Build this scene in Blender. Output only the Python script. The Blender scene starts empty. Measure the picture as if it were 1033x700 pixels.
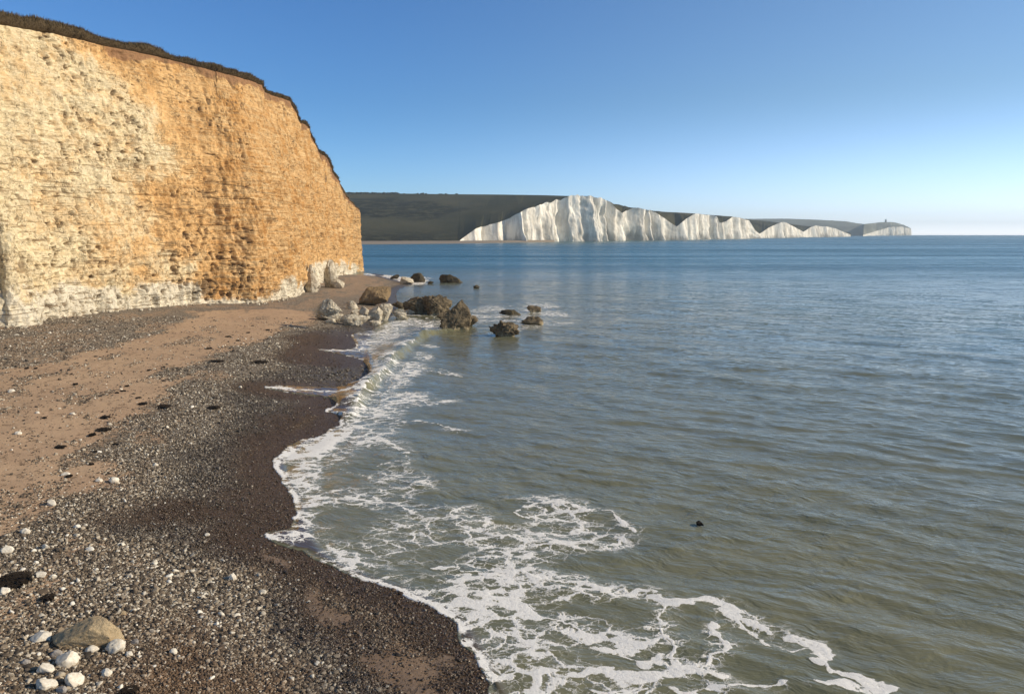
import bpy, bmesh, math, random, time
import numpy as np
from mathutils import Vector, Matrix
R = math.radians
random.seed(4); rng = np.random.default_rng(7)

# ------------------------------------------------------------------ camera, sky, sun
H = 10.0; FPX = 859.0; PITCH = math.atan((350-236.0)/FPX)
SC = bpy.context.scene; COL = SC.collection
cam = bpy.data.cameras.new('camera'); camo = bpy.data.objects.new('camera', cam); COL.objects.link(camo)
camo.location = (0, 0, H); camo.rotation_euler = (R(90)-PITCH, 0, 0)
cam.sensor_width = 36; cam.lens = FPX/1033*36; cam.clip_start = .1; cam.clip_end = 60000
SC.camera = camo
SUN_EL = R(26); SUN_AZ = R(97)        # azimuth clockwise from +Y (view direction)
w = bpy.data.worlds.new('World'); SC.world = w; w.use_nodes = True
nt = w.node_tree; bg = nt.nodes['Background']
sky = nt.nodes.new('ShaderNodeTexSky'); sky.sky_type = 'NISHITA'; sky.sun_disc = False
sky.sun_elevation = SUN_EL; sky.sun_rotation = SUN_AZ
sky.altitude = 0; sky.air_density = 1.0; sky.dust_density = 0.0; sky.ozone_density = 4
def wn(t, **k):
    x = nt.nodes.new('ShaderNode'+t)
    for a, v in k.items(): setattr(x, a, v)
    return x
def wmr(f, a, b):
    x = wn('MapRange', interpolation_type='SMOOTHSTEP'); nt.links.new(f, x.inputs[0]); x.inputs[1].default_value = a; x.inputs[2].default_value = b; return x.outputs[0]
def wmix(f, a, b, mode='MIX'):
    x = wn('Mix', data_type='RGBA', blend_type=mode)
    for q, i in ((f, x.inputs[0]), (a, x.inputs[6]), (b, x.inputs[7])):
        if hasattr(q, 'links'): nt.links.new(q, i)
        else: i.default_value = q if isinstance(q, float) else (*q, 1)
    return x.outputs[2]
tc = wn('TexCoord'); sx_ = wn('SeparateXYZ'); nt.links.new(tc.outputs['Generated'], sx_.inputs[0])
az = wmr(sx_.outputs[0], -.25, .55); el = wmr(sx_.outputs[2], .16, .0)     # air is bluer away from the sun, milky towards it
tint = wmix(az, wmix(el, (.35, .585, .84), (.50, .745, 1.13)), wmix(el, (.80, .86, .93), (1.3, 1.38, 1.95)))
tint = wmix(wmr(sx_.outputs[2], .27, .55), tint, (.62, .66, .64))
tint = wmix(wmr(sx_.outputs[2], .022, .0), tint, wmix(1., tint, (1.45, 1.48, 1.55), 'MULTIPLY'))
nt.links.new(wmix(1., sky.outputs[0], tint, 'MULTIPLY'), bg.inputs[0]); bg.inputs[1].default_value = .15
sl = bpy.data.lights.new('sun', 'SUN'); slo = bpy.data.objects.new('sun', sl); COL.objects.link(slo)
sl.energy = 4.9; sl.angle = R(.53); sl.color = (1, .86, .66)
sd = Vector((math.sin(SUN_AZ)*math.cos(SUN_EL), math.cos(SUN_AZ)*math.cos(SUN_EL), math.sin(SUN_EL)))
slo.rotation_euler = sd.to_track_quat('Z', 'Y').to_euler()
SC.view_settings.view_transform = 'Standard'; SC.view_settings.look = 'None'
SC.view_settings.exposure = 0.0; SC.view_settings.gamma = 1
SC.render.engine = 'CYCLES'

# ------------------------------------------------------------------ helpers
cp, sp = math.cos(PITCH), math.sin(PITCH)
def ray(u, v):
    a = (u-516.5)/FPX; b = -(v-350)/FPX
    return a, cp+b*sp, -sp+b*cp
def at_z(u, v, z=0.):
    a, y, d = ray(u, v); t = (z-H)/d
    return a*t, y*t, z
def at_y(u, v, Y):
    a, y, d = ray(u, v); t = Y/y
    return a*t, Y, H+d*t
def proj(x, y, z):
    dz = z-H; f = y*cp-dz*sp; up = y*sp+dz*cp
    return 516.5+FPX*x/f, 350-FPX*up/f
def sm(a, b, x):
    t = np.clip((x-a)/(b-a), 0, 1); return t*t*(3-2*t)
def chaikin(p, n=2, closed=False):
    p = np.array(p, float)
    for _ in range(n):
        q = np.roll(p, -1, 0) if closed else p[1:]
        a = p if closed else p[:-1]
        s = np.empty((2*len(a), p.shape[1])); s[0::2] = .75*a+.25*q; s[1::2] = .25*a+.75*q
        if not closed: s = np.vstack([p[:1], s, p[-1:]])
        p = s
    return p
def _h(ix, iy, iz, s):
    n = (ix.astype(np.int64)*374761393 + iy.astype(np.int64)*668265263 + iz.astype(np.int64)*2147483647 + s*974634777) & 0xffffffff
    n = ((n ^ (n >> 13))*1274126177) & 0xffffffff
    n = ((n ^ (n >> 16))*2246822519) & 0xffffffff
    return ((n ^ (n >> 15)) & 0xffff).astype(np.float32)/32767.5-1
def vnoise(x, y, z=None, s=0):
    x = np.asarray(x, np.float64); y = np.asarray(y, np.float64)
    if z is None: z = np.zeros_like(x)
    fx, fy, fz = np.floor(x), np.floor(y), np.floor(z)
    tx, ty, tz = x-fx, y-fy, z-fz
    tx = tx*tx*tx*(tx*(tx*6-15)+10); ty = ty*ty*ty*(ty*(ty*6-15)+10); tz = tz*tz*tz*(tz*(tz*6-15)+10)
    r = 0
    for i in (0, 1):
        for j in (0, 1):
            for k in (0, 1):
                r = r+_h(fx+i, fy+j, fz+k, s)*(tx if i else 1-tx)*(ty if j else 1-ty)*(tz if k else 1-tz)
    return r
def fbm(x, y, z=None, o=4, s=0, g=.5):
    r = 0; a = 1; n = 0
    if z is None: z = np.zeros_like(np.asarray(x, float))
    for i in range(o):
        r = r+a*vnoise(x*2**i+i*17.3, y*2**i+i*5.1, z*2**i+i*9.7, s+i); n += a; a *= g
    return r/n*1.5
def ridged(x, y, z=None, o=3, s=0):
    r = 0; a = 1; n = 0
    if z is None: z = np.zeros_like(np.asarray(x, float))
    for i in range(o):
        r = r+a*(1-np.abs(vnoise(x*2**i+i*7.3, y*2**i, z*2**i, s+i))*2); n += a; a *= .5
    return r/n
def polydist(px, py, poly, closed=False, with_side=False):
    """distance to polyline; nearest parameter; side (+ = left of travel)"""
    px = px.astype(np.float32); py = py.astype(np.float32)
    best = np.full(px.shape, 1e9, np.float32); side = np.zeros(px.shape, np.float32); par = np.zeros(px.shape, np.float32)
    P = np.array(poly, float)[:, :2]; n = len(P); m = n if closed else n-1
    for i in range(m):
        ax, ay = P[i]; bx, by = P[(i+1) % n]; dx, dy = bx-ax, by-ay; L = dx*dx+dy*dy+1e-9
        t = np.clip(((px-ax)*dx+(py-ay)*dy)/L, 0, 1)
        ex = px-ax-t*dx; ey = py-ay-t*dy; d = ex*ex+ey*ey
        k = d < best; best = np.where(k, d, best)
        if with_side: side = np.where(k, np.sign(dx*ey-dy*ex), side); par = np.where(k, (i+t)/m, par)
    best = np.sqrt(best)
    return (best, side, par) if with_side else best
def inside(px, py, poly):
    P = np.array(poly, float)[:, :2]; n = len(P); c = np.zeros(px.shape, bool)
    for i in range(n):
        x1, y1 = P[i]; x2, y2 = P[(i+1) % n]
        if y1 == y2: continue
        k = ((y1 > py) != (y2 > py)) & (px < (x2-x1)*(py-y1)/(y2-y1)+x1)
        c ^= k
    return c
def mesh_obj(name, verts, faces, mat=None, parent=None, smooth=True, attrs=None, link=True):
    verts = np.asarray(verts, np.float32).reshape(-1, 3); faces = np.asarray(faces, np.int32)
    me = bpy.data.meshes.new(name); me.vertices.add(len(verts)); me.vertices.foreach_set('co', verts.ravel())
    k = faces.shape[1]; me.loops.add(faces.size); me.loops.foreach_set('vertex_index', faces.ravel())
    me.polygons.add(len(faces)); me.polygons.foreach_set('loop_start', np.arange(0, faces.size, k, dtype=np.int32))
    me.polygons.foreach_set('use_smooth', np.full(len(faces), smooth))
    me.update(calc_edges=True)
    for an, av in (attrs or {}).items():
        av = np.asarray(av, np.float32); a = me.attributes.new(an, 'FLOAT', 'POINT'); a.data.foreach_set('value', av.ravel())
    o = bpy.data.objects.new(name, me)
    if mat: me.materials.append(mat)
    if link: COL.objects.link(o)
    if parent: o.parent = parent
    return o
def grid_faces(nr, nc, keep=None):
    i = np.arange(nr*nc).reshape(nr, nc)
    f = np.stack([i[:-1, :-1], i[:-1, 1:], i[1:, 1:], i[1:, :-1]], -1).reshape(-1, 4)
    return f if keep is None else f[keep.reshape(-1)]
def prune(verts, faces, attrs):
    used = np.unique(faces); m = np.zeros(len(verts), np.int32); m[used] = np.arange(len(used))
    return verts[used], m[faces], {k: v[used] for k, v in attrs.items()}
def tag(o, label=None, cat=None, group=None, kind=None):
    if label: o['label'] = label
    if cat: o['category'] = cat
    if group: o['group'] = group
    if kind: o['kind'] = kind
    return o

# node material helper
class M:
    def __init__(s, name):
        s.m = bpy.data.materials.new(name); s.m.use_nodes = True; s.t = s.m.node_tree
        s.b = s.t.nodes['Principled BSDF']; s.out = s.t.nodes['Material Output']
        s.b.inputs['Specular IOR Level'].default_value = .25
    def n(s, t, **k):
        x = s.t.nodes.new('ShaderNode'+t)
        for a, v in k.items(): setattr(x, a, v)
        return x
    def l(s, a, b): s.t.links.new(a, b)
    def sock(s, x, i):
        if hasattr(x, 'links'): s.l(x, i)
        elif isinstance(x, (tuple, list)) and len(x) == 3 and i.type == 'RGBA': i.default_value = (*x, 1)
        else: i.default_value = x
    def attr(s, name, ty='GEOMETRY'):
        a = s.n('Attribute', attribute_name=name, attribute_type=ty); return a.outputs['Fac']
    def pos(s): return s.n('NewGeometry').outputs['Position']
    def mapping(s, v, scale=(1, 1, 1), rot=(0, 0, 0)):
        m = s.n('Mapping'); s.l(v, m.inputs[0]); m.inputs['Scale'].default_value = scale; m.inputs['Rotation'].default_value = rot; return m.outputs[0]
    def noise(s, v, sc, det=4, rough=.55, dist=0, out=0):
        x = s.n('TexNoise'); s.l(v, x.inputs['Vector']); x.inputs['Scale'].default_value = sc
        x.inputs['Detail'].default_value = det; x.inputs['Roughness'].default_value = rough; x.inputs['Distortion'].default_value = dist
        return x.outputs[out]
    def vor(s, v, sc, feat='F1', out='Distance', rnd=1):
        x = s.n('TexVoronoi', feature=feat); s.l(v, x.inputs['Vector']); x.inputs['Scale'].default_value = sc; x.inputs['Randomness'].default_value = rnd
        return x.outputs[out]
    def math(s, op, a, b=0., c=0., clamp=False):
        x = s.n('Math', operation=op, use_clamp=clamp); s.sock(a, x.inputs[0]); s.sock(b, x.inputs[1]); s.sock(c, x.inputs[2]); return x.outputs[0]
    def ramp(s, f, lo, hi, a=0., b=1.):
        x = s.n('MapRange', interpolation_type='SMOOTHSTEP'); s.sock(f, x.inputs[0]); s.sock(lo, x.inputs[1]); s.sock(hi, x.inputs[2]); s.sock(a, x.inputs[3]); s.sock(b, x.inputs[4]); return x.outputs[0]
    def mix(s, f, a, b, mode='MIX'):
        x = s.n('Mix', data_type='RGBA', blend_type=mode); s.sock(f, x.inputs[0]); s.sock(a, x.inputs[6]); s.sock(b, x.inputs[7]); return x.outputs[2]
    def cramp(s, f, stops):
        x = s.n('ValToRGB'); s.l(f, x.inputs[0]); e = x.color_ramp.elements
        while len(e) < len(stops): e.new(.5)
        for q, (p, c) in zip(e, stops): q.position = p; q.color = (*c, 1)
        return x.outputs[0]
    def vadd(s, a, b, op='ADD'):
        x = s.n('VectorMath', operation=op); s.sock(a, x.inputs[0]); s.sock(b, x.inputs[1]); return x.outputs[0]
    def vscale(s, a, k):
        x = s.n('VectorMath', operation='SCALE'); s.sock(a, x.inputs[0]); s.sock(k, x.inputs['Scale']); return x.outputs[0]
    def bump(s, h, st=1., dist=.1, normal=None):
        x = s.n('Bump'); s.l(h, x.inputs['Height']); s.sock(st, x.inputs['Strength']); s.sock(dist, x.inputs['Distance'])
        if normal is not None: s.l(normal, x.inputs['Normal'])
        return x.outputs[0]
    def set(s, **k):
        for a, v in k.items(): s.sock(v, s.b.inputs[a.replace('_', ' ')])
        return s.m

# ------------------------------------------------------------------ the lie of the shore (world metres)
main_px = [(560, 900), (525, 760), (498, 700), (478, 655), (455, 622), (420, 602), (385, 590), (345, 576), (315, 558), (301, 533), (297, 505), (281, 480), (279, 463),
           (300, 449), (328, 436), (345, 425), (352, 408), (368, 388), (372, 368), (368, 350), (372, 338), (384, 324), (396, 312), (400, 300), (396, 292), (404, 285), (392, 281), (378, 277.5), (371, 275)]
shore_main = np.array([at_z(u, v)[:2] for u, v in main_px])
shore_main = np.vstack([[(9, -40)], [(4, 0)], shore_main[1:] if False else shore_main[1:], [(-27, 200), (-60, 215), (-160, 230)]])
shore_main = chaikin(shore_main, 2)
det_px = [(525, 760), (498, 700), (486, 672), (478, 655), (462, 640), (458, 624), (440, 612), (420, 602), (400, 594), (385, 589), (362, 583), (345, 576), (325, 566), (312, 556),
          (295, 556), (278, 552), (263, 545), (272, 539), (290, 536), (299, 532), (298, 518), (300, 505), (290, 490), (281, 478), (277, 463), (290, 453), (303, 446), (325, 439), (343, 428), (348, 420), (336, 417), (326, 417.5),
          (340, 411), (343, 404), (318, 403.5), (290, 403.5), (263, 400), (285, 396.5), (320, 395), (346, 393), (366, 391), (372, 384), (375, 372), (368, 364), (345, 360.5), (314, 357.5), (345, 355.5), (362, 352), (358, 345), (352, 338.5),
          (372, 334), (384, 326), (396, 318), (402, 306), (398, 296), (406, 289), (418, 285.5), (404, 284), (392, 281), (378, 277.5), (371, 275)]
shore_det = np.array([at_z(u, v)[:2] for u, v in det_px])
shore_det = np.vstack([[(9, -40)], [(4, 0)], shore_det, [(-27, 200), (-60, 215), (-160, 230)]])
shore_det = chaikin(shore_det, 1)
def close_sea(p): return np.vstack([p, [(-160, 20000), (20000, 20000), (20000, -40)]])
SEA_MAIN, SEA_DET = close_sea(shore_main), close_sea(shore_det)

GX0, GX1, GY0, GY1, GS = -200., 60., -40., 260., .5
gx = np.arange(GX0, GX1, GS); gy = np.arange(GY0, GY1, GS); GXX, GYY = np.meshgrid(gx, gy)
dm = polydist(GXX, GYY, shore_main); dm = np.where(inside(GXX, GYY, SEA_MAIN), -dm, dm)
Bz = np.where(dm > 0, 2.3*(1-np.exp(-np.maximum(dm, 0)/19)), .09*dm)
Bz = np.maximum(Bz, -3)+np.where(dm > 8, 1, 0)*.0
k = np.exp(-np.arange(-5, 6)**2/(2*2.2**2)); k /= k.sum()
pad = np.pad(Bz, 5, mode='edge')
pad = np.apply_along_axis(lambda r: np.convolve(r, k, 'valid'), 1, pad); Bz = np.apply_along_axis(lambda r: np.convolve(r, k, 'valid'), 0, pad)
Bz += .10*fbm(GXX/9, GYY/9, o=3, s=31)*sm(2, 14, dm)
def beach_z(x, y):
    x = np.asarray(x, float); y = np.asarray(y, float)
    fx = np.clip((x-GX0)/GS, 0, len(gx)-1.001); fy = np.clip((y-GY0)/GS, 0, len(gy)-1.001)
    i = fx.astype(int); j = fy.astype(int); a = fx-i; b = fy-j
    return (Bz[j, i]*(1-a)+Bz[j, i+1]*a)*(1-b)+(Bz[j+1, i]*(1-a)+Bz[j+1, i+1]*a)*b
def ground(u, v):
    z = 1.
    for _ in range(14):
        x, y, _z = at_z(u, v, z); z = .5*z+.5*max(float(beach_z(x, y)), 0.)
    return x, y, z
def gpoly(px): return np.array([ground(u, v)[:2] for u, v in px])

# ------------------------------------------------------------------ materials
def mat_beach():
    m = M('shingle_and_sand'); p = m.pos(); sand = m.attr('sand'); wet = m.attr('wet'); brown = m.attr('brown')
    n1 = m.noise(p, 1.3, 5); n2 = m.noise(p, 14, 4, .7); big = m.noise(p, .25, 3)
    sc = m.mix(n1, (.50, .33, .20), (.40, .27, .17)); sc = m.mix(m.ramp(n2, .56, .70), sc, (.24, .165, .11))
    sc = m.mix(m.ramp(big, .4, .65, 0, .4), sc, (.56, .39, .24))
    pk = m.ramp(m.noise(m.mapping(p, (1, .6, 1)), 3.2, 5, .72), .565, .63); sc = m.mix(m.math('MULTIPLY', pk, .62), sc, (.14, .09, .055))
    cell = m.vor(p, 15, out='Color'); sep = m.n('SeparateColor'); m.l(cell, sep.inputs[0]); r = sep.outputs[0]; g = sep.outputs[1]
    cell2 = m.vor(p, 6.5, out='Color'); sep2 = m.n('SeparateColor'); m.l(cell2, sep2.inputs[0])
    gc = m.cramp(r, [(0, (.085, .062, .040)), (.35, (.18, .138, .094)), (.65, (.28, .225, .16)), (.9, (.41, .345, .26)), (1, (.62, .58, .5))])
    gc = m.mix(m.ramp(sep2.outputs[0], .3, 1, 0, .45), gc, (.10, .085, .075))
    bc = m.cramp(g, [(0, (.055, .034, .018)), (.5, (.17, .098, .048)), (.85, (.20, .125, .07)), (1, (.30, .22, .15))])
    gc = m.mix(brown, gc, bc)
    mask = m.ramp(m.math('ADD', sand, m.math('MULTIPLY', m.math('SUBTRACT', m.noise(p, 3.5, 6, .75), .5), 1.3)), .38, .60)
    c = m.mix(mask, gc, sc)
    dark = m.ramp(wet, 0, 1, 1, .42)
    c = m.mix(1., c, dark, 'MULTIPLY')
    v1 = m.vor(p, 15); v2 = m.vor(p, 6.5)
    h = m.math('ADD', m.math('MULTIPLY', v1, -.5), m.math('MULTIPLY', v2, -.35))
    h = m.math('MULTIPLY', h, m.ramp(mask, 0, 1, 1., .12)); h = m.math('ADD', h, m.math('MULTIPLY', m.noise(p, 5, 6, .7), .45)); h = m.math('SUBTRACT', h, m.math('MULTIPLY', pk, .35))
    return m.set(Base_Color=c, Roughness=m.ramp(wet, .3, 1, .92, .36), Normal=m.bump(h, .9, .10))

def mat_cliff():
    m = M('chalk_cliff_face'); p = m.pos(); st = m.attr('stain'); sm_ = m.attr('soil'); lo = m.attr('low'); crev = m.attr('crevice')
    n1 = m.noise(p, .35, 6, .65); n2 = m.noise(m.mapping(p, (1, 1, 1.8)), 2.2, 6, .7); n3 = m.noise(p, 9, 5, .75)
    str_ = m.noise(m.mapping(p, (.12, .12, 2.4)), 1.6, 5, .65)
    cream = m.mix(m.ramp(n2, .35, .65), (.58, .47, .285), (.83, .70, .45)); cream = m.mix(m.ramp(str_, .45, .7, 0, .4), cream, (.64, .46, .23))
    cream = m.mix(m.ramp(n1, .5, .72, 0, .35), cream, (.60, .50, .34))
    orange = m.mix(m.ramp(n2, .35, .68), (.42, .22, .075), (.64, .40, .18)); orange = m.mix(m.ramp(str_, .4, .62, 0, .55), orange, (.74, .54, .29))
    orange = m.mix(m.ramp(n1, .46, .62, 0, .65), orange, (.46, .225, .065))
    stn = m.math('ADD', st, m.math('MULTIPLY', m.math('SUBTRACT', m.noise(p, .8, 8, .72), .5), 1.0))
    tan = m.mix(m.ramp(n2, .35, .65), (.56, .325, .13), (.76, .485, .215))
    c = m.mix(m.ramp(stn, .1, .6), cream, tan); c = m.mix(m.ramp(stn, .48, .86), c, orange)
    white = m.mix(n2, (.80, .73, .57), (.60, .52, .38)); c = m.mix(m.ramp(m.math('ADD', lo, m.math('MULTIPLY', m.math('SUBTRACT', m.noise(p, 1.6, 6, .7), .5), 1.1)), .4, .75), c, white)
    soil = m.mix(n2, (.22, .11, .055), (.38, .22, .11)); c = m.mix(m.ramp(m.math('ADD', sm_, m.math('MULTIPLY', m.math('SUBTRACT', n3, .5), .6)), .4, .8), c, soil)
    c = m.mix(m.ramp(n3, .60, .74, 0, .5), c, (.30, .21, .11))                      # dark brown specks from fine noise
    pj = m.vadd(p, m.vscale(m.vadd(m.noise(p, 1.2, 4, .6, 0, 1), (.5, .5, .5), 'SUBTRACT'), .9))
    j1 = m.vor(m.mapping(pj, (.9, .9, 1.5)), .9, 'DISTANCE_TO_EDGE'); j2 = m.vor(m.mapping(pj, (1.1, 1.1, .7)), 2.1, 'DISTANCE_TO_EDGE')
    jt = m.math('MULTIPLY', m.math('MAXIMUM', m.ramp(j1, .045, .0), m.ramp(j2, .05, .0)), m.ramp(m.noise(p, .9, 5, .7), .50, .62))
    c = m.mix(m.math('MULTIPLY', jt, .75), c, (.20, .13, .07))
    sp1 = m.ramp(m.noise(m.mapping(p, (1, 1, .5)), 4.6, 3, .6), .57, .63); sp2 = m.ramp(m.noise(m.mapping(p, (.7, .7, 1.1)), 11, 3, .6), .57, .64)
    spm = m.ramp(m.noise(p, .55, 5, .65), .46, .64)
    spk = m.math('MULTIPLY', m.math('MAXIMUM', sp1, m.math('MULTIPLY', sp2, .8)), spm)
    c = m.mix(m.math('MULTIPLY', spk, .85), c, (.20, .13, .065))
    bd = m.vor(m.vadd(m.mapping(p, (.045, .045, 1)), m.vscale(m.noise(p, .45, 4, .6, 0, 1), .35)), 1.15, 'DISTANCE_TO_EDGE')
    bd2 = m.vor(m.vadd(m.mapping(p, (.09, .09, 1)), m.vscale(m.noise(p, .8, 3, .6, 0, 1), .25)), 2.6, 'DISTANCE_TO_EDGE')
    bdm = m.math('MAXIMUM', m.math('MULTIPLY', m.ramp(bd, .060, .0), m.ramp(m.noise(m.mapping(p, (.35, .35, 1)), .9, 5, .7), .44, .58)), m.math('MULTIPLY', m.ramp(bd2, .055, .0), m.ramp(m.noise(m.mapping(p, (.5, .5, 1)), 1.5, 4, .7), .52, .62)))
    pz = m.n('SeparateXYZ'); m.l(p, pz.inputs[0]); bdm = m.math('MULTIPLY', bdm, m.ramp(pz.outputs[2], 27, 14, .35, 1))
    c = m.mix(m.math('MULTIPLY', bdm, .8), c, (.22, .14, .07)); spk = m.math('MAXIMUM', spk, bdm)
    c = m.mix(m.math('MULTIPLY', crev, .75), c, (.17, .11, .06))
    h = m.math('ADD', m.math('MULTIPLY', m.noise(m.mapping(p, (1.2, 1.2, .75)), 7, 7, .72), .6), m.math('MULTIPLY', m.vor(m.mapping(p, (1, 1, 1.7)), 2.6), .22))
    h = m.math('ADD', m.math('ADD', h, m.math('MULTIPLY', str_, .22)), m.math('MULTIPLY', m.math('MAXIMUM', jt, spk), -.4))
    return m.set(Base_Color=c, Roughness=.95, Specular_IOR_Level=.1, Normal=m.bump(h, .75, .26))

def mat_rock(name, a, b, speck, base=None, bz=(0., .8)):
    m = M(name); p = m.pos(); n = m.noise(p, 1.6, 7, .7); n3 = m.noise(p, 9, 5, .75)
    c = m.mix(m.ramp(n, .36, .64), a, b); c = m.mix(m.ramp(n3, .55, .68, 0, .75), c, speck)
    if base:
        z = m.n('SeparateXYZ'); m.l(p, z.inputs[0])
        f = m.ramp(m.math('ADD', z.outputs[2], m.math('MULTIPLY', m.math('SUBTRACT', n, .5), .8)), bz[0], bz[1], 1, 0)
        c = m.mix(f, c, base)
    h = m.math('ADD', m.noise(p, 4.5, 8, .75), m.math('MULTIPLY', m.vor(p, 5), .35))
    return m.set(Base_Color=c, Roughness=.9, Normal=m.bump(h, .9, .22))
MB_ = mat_beach(); MC = mat_cliff()
M_chalk = mat_rock('chalk_boulder', (.76, .69, .54), (.42, .35, .25), (.12, .09, .06))
M_ochre = mat_rock('ochre_boulder', (.34, .235, .12), (.20, .145, .085), (.10, .07, .045))
M_weed = mat_rock('weedy_boulder', (.26, .20, .12), (.085, .065, .04), (.022, .018, .014), (.55, .46, .30), (-.4, .5))
M_dark = mat_rock('dark_wet_boulder', (.13, .105, .06), (.05, .042, .03), (.02, .018, .015))
M_tan = mat_rock('sandstone_boulder', (.66, .51, .31), (.54, .41, .245), (.26, .19, .11))

def mat_stone(name, a, b, sc=9):
    m = M(name); p = m.n('TexCoord').outputs['Object']; n = m.noise(p, sc, 6, .65)
    c = m.mix(m.ramp(n, .35, .65), a, b); c = m.mix(m.ramp(m.noise(p, sc*3, 3), .62, .7, 0, .6), c, (.35, .28, .2))
    return m.set(Base_Color=c, Roughness=.85, Normal=m.bump(n, .6, .02))
M_white = mat_stone('white_chalk_stone', (.78, .72, .60), (.58, .51, .40))
M_grey = mat_stone('grey_flint_stone', (.36, .33, .30), (.22, .20, .18))

def mat_pebble():
    m = M('pebbles'); r = m.n('ObjectInfo').outputs['Random']; wet = m.attr('pw', 'INSTANCER'); br = m.attr('pb', 'INSTANCER'); big = m.attr('pl', 'INSTANCER')
    g = m.cramp(r, [(0, (.03, .024, .018)), (.3, (.090, .064, .040)), (.58, (.215, .163, .108)), (.78, (.37, .305, .215)), (.92, (.54, .475, .37)), (1, (.78, .71, .57))])
    b = m.cramp(r, [(0, (.042, .028, .016)), (.4, (.135, .078, .040)), (.8, (.20, .130, .075)), (.96, (.38, .30, .21)), (1, (.68, .62, .52))])
    c = m.mix(br, g, b); c = m.mix(big, c, (.80, .75, .64))
    c = m.mix(1., c, m.ramp(wet, 0, 1, 1, .48), 'MULTIPLY')
    n = m.noise(m.n('TexCoord').outputs['Object'], 3, 3)
    c = m.mix(m.ramp(n, .4, .7, 0, .3), c, (.12, .1, .08))
    return m.set(Base_Color=c, Roughness=m.ramp(wet, .2, 1, .75, .3), Specular_IOR_Level=.4)

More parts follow.
